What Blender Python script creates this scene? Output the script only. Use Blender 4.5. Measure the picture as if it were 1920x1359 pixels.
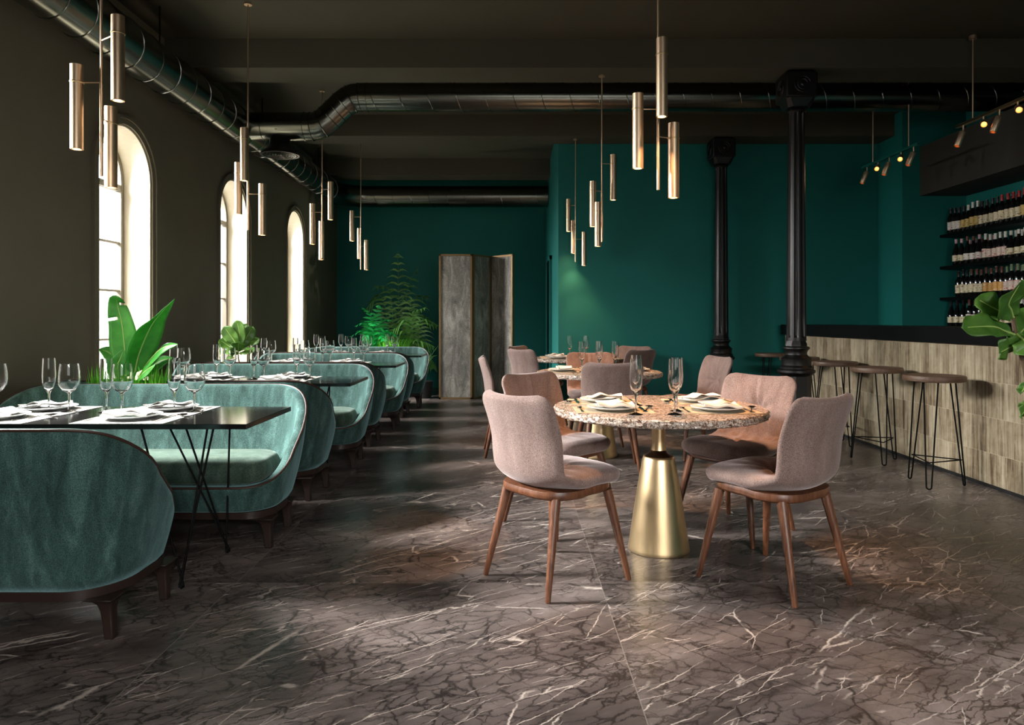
import bpy, math, random
from mathutils import Vector, Matrix

R = math.radians
PI = math.pi
sc = bpy.context.scene
for o in list(bpy.data.objects):
    bpy.data.objects.remove(o)
C = sc.collection
rnd = random.Random(7)

# ------------------------------------------------------------------ camera, exposure
F = 1312.0
cd = bpy.data.cameras.new('camera')
cam = bpy.data.objects.new('camera', cd)
C.objects.link(cam)
cam.location = (0, 0, 1.2)
cam.rotation_euler = (R(90), 0, 0)
cd.sensor_width = 36
cd.lens = F / 1920 * 36
cd.shift_y = -79.5 / 1920
cd.clip_start = 0.02
sc.camera = cam
sc.view_settings.view_transform = 'Standard'
sc.view_settings.look = 'None'
sc.view_settings.exposure = 0.35
sc.view_settings.gamma = 1
sc.view_settings.use_curve_mapping = False
try:
    sc.cycles.max_bounces = 10
    sc.cycles.diffuse_bounces = 3
    sc.cycles.glossy_bounces = 4
    sc.cycles.transmission_bounces = 10
    sc.cycles.transparent_max_bounces = 24
    sc.cycles.caustics_reflective = False
    sc.cycles.caustics_refractive = False
    sc.cycles.sample_clamp_indirect = 4
except Exception:
    pass

w = bpy.data.worlds.new('daylight')
sc.world = w
w.use_nodes = True
bg = w.node_tree.nodes['Background']
bg.inputs[0].default_value = (1.0, 0.97, 0.93, 1)
bg.inputs[1].default_value = 2.2


def at(u, v, y):
    return Vector(((u - 960) * y / F, y, 1.2 - (v - 600) * y / F))


def area(name, loc, rot, sx, sy, power, col, spread=180):
    l = bpy.data.lights.new(name, 'AREA')
    l.shape = 'RECTANGLE'
    l.size, l.size_y = sx, sy
    l.energy = power
    l.color = col
    l.spread = R(spread)
    o = bpy.data.objects.new(name, l)
    C.objects.link(o)
    o.location = loc
    o.rotation_euler = rot
    return o


WIN_Y = [-0.95, 3.43, 5.62, 7.81, 10.01]
WIN_P = [500, 950, 480, 380, 320]
# daylight standing outside each arched window, tipped down a little like sky light
for i, wy in enumerate(WIN_Y):
    area('window_daylight', (-4.35, wy, 3.05), (0, R(-58), 0), 1.3, 1.3, WIN_P[i], (1.0, 0.985, 0.96), 110)
# added fill light beyond an invented, unseen front window behind the camera
area('front_fill', (1.9, -4.2, 3.1), (R(60), 0, R(8)), 3.2, 1.2, 330, (1.0, 0.98, 0.96), 110)

# ------------------------------------------------------------------ materials


def lin(c):
    c = c / 255.0
    return c / 12.92 if c <= 0.04045 else ((c + 0.055) / 1.055) ** 2.4


def rgb(r, g, b):
    return (lin(r), lin(g), lin(b), 1)


class N:
    """tiny node helper"""

    def __init__(self, name):
        self.m = bpy.data.materials.new(name)
        self.m.use_nodes = True
        self.t = self.m.node_tree
        self.p = self.t.nodes['Principled BSDF']
        self.L = self.t.links.new

    def n(self, typ, **kw):
        nd = self.t.nodes.new(typ)
        for k, v in kw.items():
            if k.startswith('i_'):
                key = k[2:]
                nd.inputs[int(key) if key.isdigit() else key.replace('_', ' ')].default_value = v
            else:
                setattr(nd, k, v)
        return nd

    def val(self, sock, v):
        if isinstance(v, (int, float)):
            sock.default_value = v
        else:
            self.L(v, sock)

    def math(self, op, a, b=0.0, c=None):
        nd = self.t.nodes.new('ShaderNodeMath')
        nd.operation = op
        self.val(nd.inputs[0], a)
        self.val(nd.inputs[1], b)
        if c is not None:
            self.val(nd.inputs[2], c)
        return nd.outputs[0]

    def obj(self):
        return self.t.nodes.new('ShaderNodeTexCoord').outputs['Object']

    def mapping(self, vec, loc=(0, 0, 0), rot=(0, 0, 0), scale=(1, 1, 1)):
        if any(rot) and tuple(scale) != (1, 1, 1):
            vec = self.mapping(vec, loc, rot)
            loc, rot = (0, 0, 0), (0, 0, 0)
        nd = self.t.nodes.new('ShaderNodeMapping')
        self.L(vec, nd.inputs[0])
        nd.inputs[1].default_value = loc
        nd.inputs[2].default_value = rot
        nd.inputs[3].default_value = scale
        return nd.outputs[0]

    def noise(self, vec, scale, detail=4, rough=0.55, dist=0.0):
        nd = self.t.nodes.new('ShaderNodeTexNoise')
        if vec is not None:
            self.L(vec, nd.inputs['Vector'])
        nd.inputs['Scale'].default_value = scale
        nd.inputs['Detail'].default_value = detail
        nd.inputs['Roughness'].default_value = rough
        nd.inputs['Distortion'].default_value = dist
        return nd.outputs[0]

    def ramp(self, fac, stops, interp='LINEAR'):
        nd = self.t.nodes.new('ShaderNodeValToRGB')
        self.L(fac, nd.inputs[0])
        cr = nd.color_ramp
        cr.interpolation = interp
        while len(cr.elements) < len(stops):
            cr.elements.new(0.5)
        for e, (p, c) in zip(cr.elements, stops):
            e.position = p
            e.color = c if len(c) == 4 else (*c, 1)
        return nd.outputs[0]

    def mix(self, fac, a, b):
        nd = self.t.nodes.new('ShaderNodeMix')
        nd.data_type = 'RGBA'
        self.val(nd.inputs[0], fac)
        for s, v in ((nd.inputs[6], a), (nd.inputs[7], b)):
            if isinstance(v, tuple):
                s.default_value = v
            else:
                self.L(v, s)
        return nd.outputs[2]

    def bump(self, h, strength=0.3, dist=0.01):
        nd = self.t.nodes.new('ShaderNodeBump')
        nd.inputs['Strength'].default_value = strength
        nd.inputs['Distance'].default_value = dist
        self.L(h, nd.inputs['Height'])
        self.L(nd.outputs[0], self.p.inputs['Normal'])

    def col(self, c):
        if isinstance(c, tuple):
            self.p.inputs['Base Color'].default_value = c
        else:
            self.L(c, self.p.inputs['Base Color'])

    def set(self, **kw):
        for k, v in kw.items():
            self.p.inputs[k.replace('_', ' ')].default_value = v


def plain(name, c, rough=0.5, metal=0.0, **kw):
    m = N(name)
    m.col(c)
    m.set(Roughness=rough, Metallic=metal, **kw)
    return m.m


def paint(name, c1, c2, scale=1.2, rough=0.75, bump=0.05):
    m = N(name)
    o = m.obj()
    f = m.noise(o, scale, 5, 0.6)
    m.col(m.ramp(f, [(0.3, c1), (0.7, c2)]))
    m.set(Roughness=rough)
    m.bump(m.noise(o, 90, 3), bump, 0.004)
    return m.m


def speckle_metal(name, c, rough, aniso=0.0):
    m = N(name)
    o = m.obj()
    f = m.noise(m.mapping(o, scale=(60, 60, 1.5)), 3, 3)
    m.col(c)
    m.set(Metallic=1.0)
    m.L(m.math('MULTIPLY_ADD', f, 0.12, rough - 0.06), m.p.inputs['Roughness'])
    return m.m


M = {}
M['wall'] = paint('olive brown wall paint', rgb(112, 104, 86), rgb(122, 114, 95))
M['ceiling'] = paint('dark olive ceiling paint', rgb(66, 63, 49), rgb(73, 70, 55))
M['teal'] = paint('teal wall paint', rgb(0, 106, 99), rgb(3, 114, 107), 0.8, 0.7)
M['soffit'] = paint('charcoal brown paint', rgb(52, 48, 42), rgb(58, 54, 47))
M['reveal'] = paint('reveal paint with painted daylight', rgb(225, 215, 190), rgb(232, 222, 200))  # brown wall paint lightened to cream: daylight put into the colour
M['black'] = plain('black lacquer', rgb(14, 14, 15), 0.12)
M['blackmetal'] = plain('black painted steel', rgb(6, 6, 6), 0.6, 0, **{'Specular_IOR_Level': 0.1})
M['iron'] = plain('black cast iron paint', rgb(9, 8, 8), 0.38)
M['counter'] = plain('black stone counter', rgb(7, 8, 9), 0.45, 0, **{'Specular_IOR_Level': 0.15})
M['frame'] = plain('pale window frame paint', rgb(120, 114, 100), 0.5)
M['brass'] = speckle_metal('brushed champagne brass', rgb(214, 188, 146), 0.36)
M['dullbrass'] = plain('dull brass trim', rgb(128, 104, 70), 0.5, 0.6)
M['brassdark'] = plain('dark bronze collar', rgb(70, 50, 34), 0.3, 0.9)
M['rose'] = plain('satin champagne copper', rgb(224, 196, 164), 0.4, 1.0)
M['duct'] = plain('galvanised steel duct', rgb(110, 112, 104), 0.24, 1.0)
M['seam'] = plain('bright duct seam', rgb(120, 122, 116), 0.22, 1.0)
M['china'] = plain('white glazed china', rgb(206, 209, 210), 0.2)
M['steel'] = plain('polished steel cutlery', rgb(190, 188, 184), 0.12, 1.0)
M['piping'] = plain('brown leather piping', rgb(52, 30, 22), 0.5)
M['darkwood'] = plain('dark wenge wood', rgb(38, 26, 21), 0.42)
M['soil'] = plain('dark potting soil', rgb(30, 22, 16), 0.9)
M['pot'] = plain('charcoal planter', rgb(34, 34, 33), 0.5)
M['stem'] = plain('brown plant stem', rgb(84, 66, 44), 0.7)
M['rug'] = plain('black rubber edge', rgb(10, 10, 10), 0.6)


def cloth(name, c, c2, rough=0.9, scale=400):
    m = N(name)
    o = m.obj()
    m.col(m.ramp(m.noise(o, 14, 4), [(0.35, c), (0.65, c2)]))
    m.set(Roughness=rough)
    m.bump(m.noise(o, scale, 2), 0.15, 0.001)
    return m.m


M['linen'] = cloth('white linen', rgb(196, 195, 191), rgb(184, 183, 179))
M['runner'] = cloth('white woven runner', rgb(166, 165, 161), rgb(152, 151, 147), 0.85)
M['napkin'] = cloth('cream linen napkin', rgb(212, 204, 192), rgb(222, 214, 202))
M['mat'] = cloth('tan woven place mat', rgb(160, 146, 122), rgb(176, 162, 138))


def velvet(name, dark, mid, light, sheen, tint, grain=260):
    m = N(name)
    o = m.obj()
    streak = m.noise(m.mapping(o, scale=(9, 9, 2.2)), 1.6, 5, 0.62, 0.4)
    fine = m.noise(o, grain, 2, 0.7)
    base = m.ramp(streak, [(0.3, dark), (0.5, mid), (0.72, light)])
    g = m.ramp(fine, [(0.38, (0.4, 0.4, 0.4, 1)), (0.62, (1.4, 1.4, 1.4, 1))])
    nd = m.t.nodes.new('ShaderNodeMix')
    nd.data_type = 'RGBA'
    nd.blend_type = 'MULTIPLY'
    nd.inputs[0].default_value = 0.8
    m.L(base, nd.inputs[6])
    m.L(g, nd.inputs[7])
    m.col(nd.outputs[2])
    m.set(Roughness=0.85)
    m.p.inputs['Sheen Weight'].default_value = sheen
    m.p.inputs['Sheen Roughness'].default_value = 0.4
    m.p.inputs['Sheen Tint'].default_value = tint
    m.p.inputs['Specular IOR Level'].default_value = 0.2
    m.bump(fine, 0.25, 0.002)
    return m.m


M['tealvelvet'] = velvet('sea green velvet', rgb(34, 55, 51), rgb(52, 79, 74), rgb(80, 110, 106), 0.4, rgb(180, 232, 236))
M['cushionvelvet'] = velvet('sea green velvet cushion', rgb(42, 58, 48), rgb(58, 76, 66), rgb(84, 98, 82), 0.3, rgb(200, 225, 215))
M['pinkvelvet'] = velvet('dusty pink velvet', rgb(118, 98, 91), rgb(129, 109, 102), rgb(141, 121, 114), 0.45, rgb(235, 222, 222), 340)


def wood(name, c1, c2, c3, stretch=(30, 30, 2), rough=0.4):
    m = N(name)
    o = m.obj()
    v = m.mapping(o, scale=stretch)
    f = m.noise(v, 1.6, 6, 0.65, 0.8)
    m.col(m.ramp(f, [(0.3, c1), (0.5, c2), (0.7, c3)]))
    m.set(Roughness=rough)
    m.bump(f, 0.06, 0.002)
    return m.m


M['walnut'] = wood('oiled walnut', rgb(60, 34, 22), rgb(94, 57, 37), rgb(120, 78, 52))
M['stoolwood'] = wood('brown oak seat', rgb(66, 48, 36), rgb(86, 64, 48), rgb(102, 78, 60), (2, 30, 30), 0.5)


def floor_mat():
    m = N('brown marble floor slabs')
    o = m.obj()
    sep = m.t.nodes.new('ShaderNodeSeparateXYZ')
    m.L(o, sep.inputs[0])
    T = 1.663
    tx = m.math('DIVIDE', m.math('SUBTRACT', sep.outputs[0], 0.4035), T)
    ty = m.math('DIVIDE', m.math('SUBTRACT', sep.outputs[1], 3.195), T)
    ix, iy = m.math('FLOOR', tx), m.math('FLOOR', ty)
    cmb = m.t.nodes.new('ShaderNodeCombineXYZ')
    m.L(ix, cmb.inputs[0])
    m.L(iy, cmb.inputs[1])
    wn = m.t.nodes.new('ShaderNodeTexWhiteNoise')
    wn.noise_dimensions = '3D'
    m.L(cmb.outputs[0], wn.inputs['Vector'])
    sc_ = m.t.nodes.new('ShaderNodeVectorMath')
    sc_.operation = 'SCALE'
    m.L(wn.outputs['Color'], sc_.inputs[0])
    sc_.inputs['Scale'].default_value = 17.0
    add = m.t.nodes.new('ShaderNodeVectorMath')
    add.operation = 'ADD'
    m.L(o, add.inputs[0])
    m.L(sc_.outputs[0], add.inputs[1])
    v = add.outputs[0]

    def ridge(vec, scale, width, detail=5, rough=0.6, dist=0.3, mid=0.5):
        n = m.noise(vec, scale, detail, rough, dist)
        a = m.math('ABSOLUTE', m.math('SUBTRACT', n, mid))
        nd = m.t.nodes.new('ShaderNodeMapRange')
        nd.interpolation_type = 'SMOOTHSTEP'
        m.L(a, nd.inputs[0])
        nd.inputs[1].default_value = 0.0
        nd.inputs[2].default_value = width
        nd.inputs[3].default_value = 1.0
        nd.inputs[4].default_value = 0.0
        return nd.outputs[0]

    def gate(vec, scale, lo, hi):
        n = m.noise(vec, scale, 3, 0.6)
        nd = m.t.nodes.new('ShaderNodeMapRange')
        nd.interpolation_type = 'SMOOTHSTEP'
        m.L(n, nd.inputs[0])
        nd.inputs[1].default_value = lo
        nd.inputs[2].default_value = hi
        return nd.outputs[0]

    # white veins run along a diagonal; ragged by warping the coordinates
    def warp(vec, scale, amt, detail=4):
        nn = m.t.nodes.new('ShaderNodeTexNoise')
        m.L(vec, nn.inputs['Vector'])
        nn.inputs['Scale'].default_value = scale
        nn.inputs['Detail'].default_value = detail
        nn.inputs['Roughness'].default_value = 0.65
        su = m.t.nodes.new('ShaderNodeVectorMath')
        su.operation = 'SUBTRACT'
        m.L(nn.outputs['Color'], su.inputs[0])
        su.inputs[1].default_value = (0.5, 0.5, 0.5)
        s2 = m.t.nodes.new('ShaderNodeVectorMath')
        s2.operation = 'SCALE'
        m.L(su.outputs[0], s2.inputs[0])
        s2.inputs['Scale'].default_value = amt
        a2 = m.t.nodes.new('ShaderNodeVectorMath')
        m.L(vec, a2.inputs[0])
        m.L(s2.outputs[0], a2.inputs[1])
        return a2.outputs[0]

    def crack(vec, scale, w0):
        vn = m.t.nodes.new('ShaderNodeTexVoronoi')
        vn.feature = 'DISTANCE_TO_EDGE'
        m.L(vec, vn.inputs['Vector'])
        vn.inputs['Scale'].default_value = scale
        nd = m.t.nodes.new('ShaderNodeMapRange')
        nd.interpolation_type = 'SMOOTHSTEP'
        m.L(vn.outputs['Distance'], nd.inputs[0])
        nd.inputs[1].default_value = 0.0
        nd.inputs[2].default_value = w0
        nd.inputs[3].default_value = 1.0
        nd.inputs[4].default_value = 0.0
        return nd.outputs[0]
    vw = warp(v, 7.0, 0.05, 6)
    va = m.mapping(vw, rot=(0, 0, R(-38)), scale=(0.24, 2.4, 1))
    vb = m.mapping(vw, rot=(0, 0, R(-24)), loc=(5, 3, 0), scale=(0.36, 2.6, 1))
    ve = m.mapping(vw, rot=(0, 0, R(-52)), loc=(2, 8, 0), scale=(0.42, 2.2, 1))
    w1 = m.math('MULTIPLY', crack(va, 1.5, 0.010), gate(v, 3.6, 0.47, 0.58))
    w2 = m.math('MULTIPLY', crack(vb, 2.6, 0.012), gate(v, 6.5, 0.51, 0.60))
    w3 = m.math('MULTIPLY', crack(ve, 3.4, 0.015), gate(v, 5.2, 0.53, 0.62))
    w4 = m.math('MULTIPLY', crack(va, 5.5, 0.022), gate(vb, 4.2, 0.54, 0.63))
    white = m.math('MAXIMUM', m.math('MAXIMUM', w1, w2), m.math('MAXIMUM', w3, w4))
    # fine dark cracks
    vk = warp(v, 4.0, 0.16, 8)
    vc = m.mapping(vk, rot=(0, 0, R(-30)), loc=(1, 7, 0), scale=(0.6, 2.1, 1))
    vd = m.mapping(vk, rot=(0, 0, R(38)), loc=(9, 2, 0), scale=(0.5, 2.0, 1))
    k1 = m.math('MULTIPLY', crack(vc, 3.2, 0.026), gate(v, 1.9, 0.33, 0.55))
    k2 = m.math('MULTIPLY', crack(vd, 5.0, 0.036), gate(vc, 1.6, 0.36, 0.56))
    k3 = m.math('MULTIPLY', crack(vc, 11.0, 0.075), gate(vd, 1.5, 0.36, 0.58))
    dark = m.math('MAXIMUM', m.math('MAXIMUM', k1, k2), k3)
    cloud = m.noise(m.mapping(v, rot=(0, 0, R(-28)), scale=(0.8, 1.8, 1)), 1.5, 8, 0.68, 0.4)
    base = m.ramp(cloud, [(0.30, rgb(54, 47, 45)), (0.5, rgb(90, 81, 77)), (0.70, rgb(128, 117, 112))])
    c = m.mix(m.math('MULTIPLY', dark, 0.88), base, rgb(24, 20, 20))
    c = m.mix(m.math('MULTIPLY', white, 0.8), c, rgb(196, 184, 173))
    # joints

    def joint(t):
        fr = m.math('FRACT', t)
        d = m.math('MINIMUM', fr, m.math('SUBTRACT', 1.0, fr))
        return m.math('LESS_THAN', d, 0.0011)
    j = m.math('MAXIMUM', joint(tx), joint(ty))
    c = m.mix(m.math('MULTIPLY', j, 0.8), c, rgb(128, 120, 112))
    m.col(c)
    m.L(m.math('MULTIPLY_ADD', cloud, 0.16, 0.22), m.p.inputs['Roughness'])
    m.p.inputs['Specular IOR Level'].default_value = 0.5
    return m.m


M['floor'] = floor_mat()


def granite():
    m = N('speckled granite')
    o = m.obj()
    f1 = m.noise(o, 62, 6, 0.75, 0.5)
    f2 = m.noise(o, 120, 4, 0.75)
    c = m.ramp(f1, [(0.34, rgb(34, 29, 28)), (0.42, rgb(120, 92, 76)), (0.48, rgb(158, 138, 122)), (0.56, rgb(206, 198, 188)), (0.66, rgb(146, 116, 94)), (0.74, rgb(206, 196, 184))])
    k = m.ramp(f2, [(0.41, (0.05, 0.045, 0.045, 1)), (0.45, (1, 1, 1, 1))])
    nd = m.t.nodes.new('ShaderNodeMix')
    nd.data_type = 'RGBA'
    nd.blend_type = 'MULTIPLY'
    nd.inputs[0].default_value = 0.85
    m.L(c, nd.inputs[6])
    m.L(k, nd.inputs[7])
    m.col(nd.outputs[2])
    m.set(Roughness=0.18)
    return m.m


M['granite'] = granite()


def bar_front():
    m = N('streaked wood look tiles')
    o = m.obj()
    sep = m.t.nodes.new('ShaderNodeSeparateXYZ')
    m.L(o, sep.inputs[0])
    strip = m.math('FLOOR', m.math('DIVIDE', sep.outputs[1], 0.088))
    row = m.math('FLOOR', m.math('DIVIDE', m.math('SUBTRACT', sep.outputs[2], -0.003), 0.2535))
    cmb = m.t.nodes.new('ShaderNodeCombineXYZ')
    m.L(strip, cmb.inputs[0])
    m.L(row, cmb.inputs[1])
    wn = m.t.nodes.new('ShaderNodeTexWhiteNoise')
    m.L(cmb.outputs[0], wn.inputs['Vector'])
    sc_ = m.t.nodes.new('ShaderNodeVectorMath')
    sc_.operation = 'SCALE'
    m.L(wn.outputs['Color'], sc_.inputs[0])
    sc_.inputs['Scale'].default_value = 9.0
    add = m.t.nodes.new('ShaderNodeVectorMath')
    m.L(o, add.inputs[0])
    m.L(sc_.outputs[0], add.inputs[1])
    st = m.noise(m.mapping(add.outputs[0], scale=(1, 42, 2.4)), 1.0, 5, 0.6, 0.3)
    bl = m.noise(add.outputs[0], 7, 5, 0.7, 0.5)
    f = m.math('ADD', m.math('MULTIPLY', st, 0.6), m.math('ADD', m.math('MULTIPLY', bl, 0.34), m.math('MULTIPLY', wn.outputs['Value'], 0.14)))
    c = m.ramp(f, [(0.40, rgb(88, 72, 54)), (0.51, rgb(134, 120, 97)), (0.62, rgb(164, 152, 128)), (0.74, rgb(184, 173, 150))])

    def joint(coord, size, off, wdt):
        fr = m.math('FRACT', m.math('DIVIDE', m.math('SUBTRACT', coord, off), size))
        return m.math('LESS_THAN', fr, wdt)
    j = joint(sep.outputs[2], 0.2535, -0.003, 0.012)
    j2 = m.math('MULTIPLY', joint(sep.outputs[1], 0.088, 0, 0.03), 0.5)
    c = m.mix(m.math('MULTIPLY', m.math('MAXIMUM', j, j2), 0.5), c, rgb(205, 190, 160))
    m.col(c)
    m.set(Roughness=0.45)
    return m.m


M['barfront'] = bar_front()


def screen_mat():
    m = N('mottled grey velvet panel')
    o = m.obj()
    f = m.noise(m.mapping(o, scale=(5, 5, 1.6)), 1.4, 8, 0.72, 0.8)
    g = m.noise(o, 60, 3, 0.7)
    mixf = m.math('ADD', m.math('MULTIPLY', f, 0.75), m.math('MULTIPLY', g, 0.25))
    m.col(m.ramp(mixf, [(0.34, rgb(72, 69, 64)), (0.5, rgb(132, 127, 119)), (0.64, rgb(182, 175, 166))]))
    m.set(Roughness=0.6)
    return m.m


M['screen'] = screen_mat()


def leaf_mat(name, a, b, vein, trans=0.35, scale=30):
    m = N(name)
    o = m.obj()
    f = m.noise(o, scale * 0.25, 4, 0.6)
    c = m.ramp(f, [(0.35, a), (0.65, b)])
    m.col(c)
    m.set(Roughness=0.38)
    tr = m.t.nodes.new('ShaderNodeBsdfTranslucent')
    m.L(c, tr.inputs[0])
    mx = m.t.nodes.new('ShaderNodeMixShader')
    mx.inputs[0].default_value = trans
    out = m.t.nodes['Material Output']
    m.L(m.p.outputs[0], mx.inputs[1])
    m.L(tr.outputs[0], mx.inputs[2])
    m.L(mx.outputs[0], out.inputs[0])
    return m.m


M['banana'] = leaf_mat('glossy banana leaf', rgb(52, 140, 46), rgb(84, 172, 68), None, 0.4)
M['fig'] = leaf_mat('fiddle leaf', rgb(66, 108, 40), rgb(98, 142, 60), None, 0.3)
M['palm'] = leaf_mat('palm frond green', rgb(72, 128, 56), rgb(112, 168, 82), None, 0.3)
M['fern'] = leaf_mat('bright fern green', rgb(20, 160, 74), rgb(40, 190, 96), None, 0.3)
M['lime'] = leaf_mat('lime grass green', rgb(80, 185, 36), rgb(120, 210, 60), None, 0.4)
M['vein'] = plain('pale leaf vein', rgb(150, 178, 96), 0.5)


def glass_mat():
    m = N('clear stemware glass')
    m.col((1, 1, 1, 1))
    m.set(Roughness=0.0, IOR=1.45)
    m.p.inputs['Transmission Weight'].default_value = 1.0
    return m.m


M['glass'] = glass_mat()


def pane_mat():
    m = N('window pane glass')
    m.m.node_tree.nodes.remove(m.p)
    t = m.t.nodes.new('ShaderNodeBsdfTransparent')
    g = m.t.nodes.new('ShaderNodeBsdfGlossy')
    g.inputs['Roughness'].default_value = 0.02
    mx = m.t.nodes.new('ShaderNodeMixShader')
    mx.inputs[0].default_value = 0.05
    m.L(t.outputs[0], mx.inputs[1])
    m.L(g.outputs[0], mx.inputs[2])
    m.L(mx.outputs[0], m.t.nodes['Material Output'].inputs[0])
    return m.m


M['pane'] = pane_mat()


def emis(name, c, s):
    m = N(name)
    m.col((0, 0, 0, 1))
    m.p.inputs['Emission Color'].default_value = c
    m.p.inputs['Emission Strength'].default_value = s
    return m.m


M['bulb'] = emis('warm white lamp', (1, 0.8, 0.55, 1), 40)
M['bulborange'] = emis('amber lamp', (1, 0.33, 0.06, 1), 4.5)
M['bottleglass'] = plain('dark bottle glass', rgb(14, 14, 12), 0.1)

# ------------------------------------------------------------------ mesh helpers


class MB:
    def __init__(self):
        self.v = []
        self.f = []
        self.mi = []
        self.cur = 0

    def add(self, vs, fs):
        b = len(self.v)
        self.v.extend([tuple(p) for p in vs])
        self.f.extend([tuple(b + i for i in f) for f in fs])
        self.mi.extend([self.cur] * len(fs))
        return self

    def box(self, x0, x1, y0, y1, z0, z1):
        vs = [(x, y, z) for z in (z0, z1) for y in (y0, y1) for x in (x0, x1)]
        self.add(vs, [(0, 2, 3, 1), (4, 5, 7, 6), (0, 1, 5, 4), (2, 6, 7, 3), (0, 4, 6, 2), (1, 3, 7, 5)])
        return self

    def rings(self, rings, closed=True, cap0=True, cap1=True):
        n = len(rings[0])
        vs = [p for r in rings for p in r]
        fs = []
        for i in range(len(rings) - 1):
            for j in range(n if closed else n - 1):
                k = (j + 1) % n
                fs.append((i * n + j, i * n + k, (i + 1) * n + k, (i + 1) * n + j))
        if cap0:
            fs.append(tuple(range(n - 1, -1, -1)))
        if cap1:
            fs.append(tuple((len(rings) - 1) * n + j for j in range(n)))
        return self.add(vs, fs)

    def lathe(self, prof, n=32, c=(0, 0, 0), cap0=True, cap1=True, mod=None):
        rs = []
        for r, z in prof:
            ring = []
            for j in range(n):
                a = 2 * PI * j / n
                rr = r * (mod(a, z) if mod else 1)
                ring.append((c[0] + rr * math.cos(a), c[1] + rr * math.sin(a), c[2] + z))
            rs.append(ring)
        return self.rings(rs, True, cap0, cap1)

    def tube(self, pts, r, n=8, cap=True, flat=None):
        pts = [Vector(p) for p in pts]
        rr = r if isinstance(r, (list, tuple)) else [r] * len(pts)
        t = (pts[1] - pts[0]).normalized()
        a = Vector((0, 0, 1)) if abs(t.z) < 0.9 else Vector((1, 0, 0))
        u = t.cross(a).normalized()
        rs = []
        for i, p in enumerate(pts):
            if i == 0:
                tt = (pts[1] - pts[0]).normalized()
            elif i == len(pts) - 1:
                tt = (pts[-1] - pts[-2]).normalized()
            else:
                tt = ((pts[i + 1] - p).normalized() + (p - pts[i - 1]).normalized()).normalized()
            u = (u - tt * u.dot(tt)).normalized()
            v = tt.cross(u)
            rs.append([p + (u * math.cos(2 * PI * k / n) + v * math.sin(2 * PI * k / n)) * rr[i] for k in range(n)])
        return self.rings(rs, True, cap, cap)

    def cyl(self, p0, p1, r, n=20):
        return self.tube([p0, p1], r, n)

    def straight(self, p0, d, prof, n=20, cap0=True, cap1=True):
        """turned shape along direction d: prof is (distance, radius)"""
        p0, d = Vector(p0), Vector(d).normalized()
        a = Vector((0, 0, 1)) if abs(d.z) < 0.9 else Vector((1, 0, 0))
        u = d.cross(a).normalized()
        v = d.cross(u)
        return self.rings([[p0 + d * t + (u * math.cos(2 * PI * k / n) + v * math.sin(2 * PI * k / n)) * r for k in range(n)] for t, r in prof], True, cap0, cap1)

    def build(self, name, mat, parent=None, smooth=True, bevel=0, loc=None, rz=0, auto=40, rot=None):
        me = bpy.data.meshes.new(name)
        me.from_pydata(self.v, [], self.f)
        mats = mat if isinstance(mat, (list, tuple)) else [mat]
        for m_ in mats:
            me.materials.append(m_)
        for p, i in zip(me.polygons, self.mi):
            p.material_index = i
            p.use_smooth = smooth
        me.update()
        if smooth and auto:
            try:
                me.set_sharp_from_angle(angle=R(auto))
            except Exception:
                pass
        o = bpy.data.objects.new(name, me)
        C.objects.link(o)
        if parent:
            o.parent = parent
        if loc is not None:
            o.location = loc
        if rz:
            o.rotation_euler[2] = rz
        if rot:
            o.rotation_euler = rot
        if bevel:
            b = o.modifiers.new('bevel', 'BEVEL')
            b.width = bevel
            b.segments = 2
            b.limit_method = 'ANGLE'
            b.angle_limit = R(40)
        return o


def thing(name, label, cat, loc=(0, 0, 0), rz=0, group=None):
    o = bpy.data.objects.new(name, None)
    C.objects.link(o)
    o.empty_display_size = 0.1
    o.location = loc
    o.rotation_euler[2] = rz
    o['label'] = label
    o['category'] = cat
    if group:
        o['group'] = group
    return o


def tag(o, label, cat, group=None):
    o['label'] = label
    o['category'] = cat
    if group:
        o['group'] = group
    return o


def struct(o):
    o['kind'] = 'structure'
    return o


KIDS = {}


def dup(root, loc, rz, label, group=None):
    def cp(o, parent):
        c = o.copy()
        C.objects.link(c)
        c.parent = parent
        for ch in list(o.children):
            cp(ch, c)
        return c
    r = cp(root, None)
    r.location = loc
    r.rotation_euler = (0, 0, rz)
    r['label'] = label
    if group:
        r['group'] = group
    return r


class Proto:
    """first use places the original, later uses copy it"""

    def __init__(self, root):
        self.root, self.used = root, False

    def place(self, loc, rz, label, group=None, scale=None):
        if not self.used:
            self.used = True
            o = self.root
            o.location = loc
            o.rotation_euler = (0, 0, rz)
            o['label'] = label
            if group:
                o['group'] = group
        else:
            o = dup(self.root, loc, rz, label, group)
        o.scale = scale or (1, 1, 1)
        return o


def catmull(pts, n):
    pts = [Vector(p) for p in pts]
    P = [2 * pts[0] - pts[1]] + pts + [2 * pts[-1] - pts[-2]]
    out = []
    for i in range(1, len(P) - 2):
        for k in range(12):
            t = k / 12
            a, b, c, d = P[i - 1], P[i], P[i + 1], P[i + 2]
            out.append(0.5 * ((2 * b) + (c - a) * t + (2 * a - 5 * b + 4 * c - d) * t * t + (3 * b - a - 3 * c + d) * t ** 3))
    out.append(pts[-1])
    L = [0]
    for i in range(1, len(out)):
        L.append(L[-1] + (out[i] - out[i - 1]).length)
    res = []
    j = 0
    for k in range(n):
        s = L[-1] * k / (n - 1)
        while j < len(L) - 2 and L[j + 1] < s:
            j += 1
        t = (s - L[j]) / max(1e-9, L[j + 1] - L[j])
        res.append(out[j].lerp(out[j + 1], min(1, t)))
    return res, L[-1]


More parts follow.
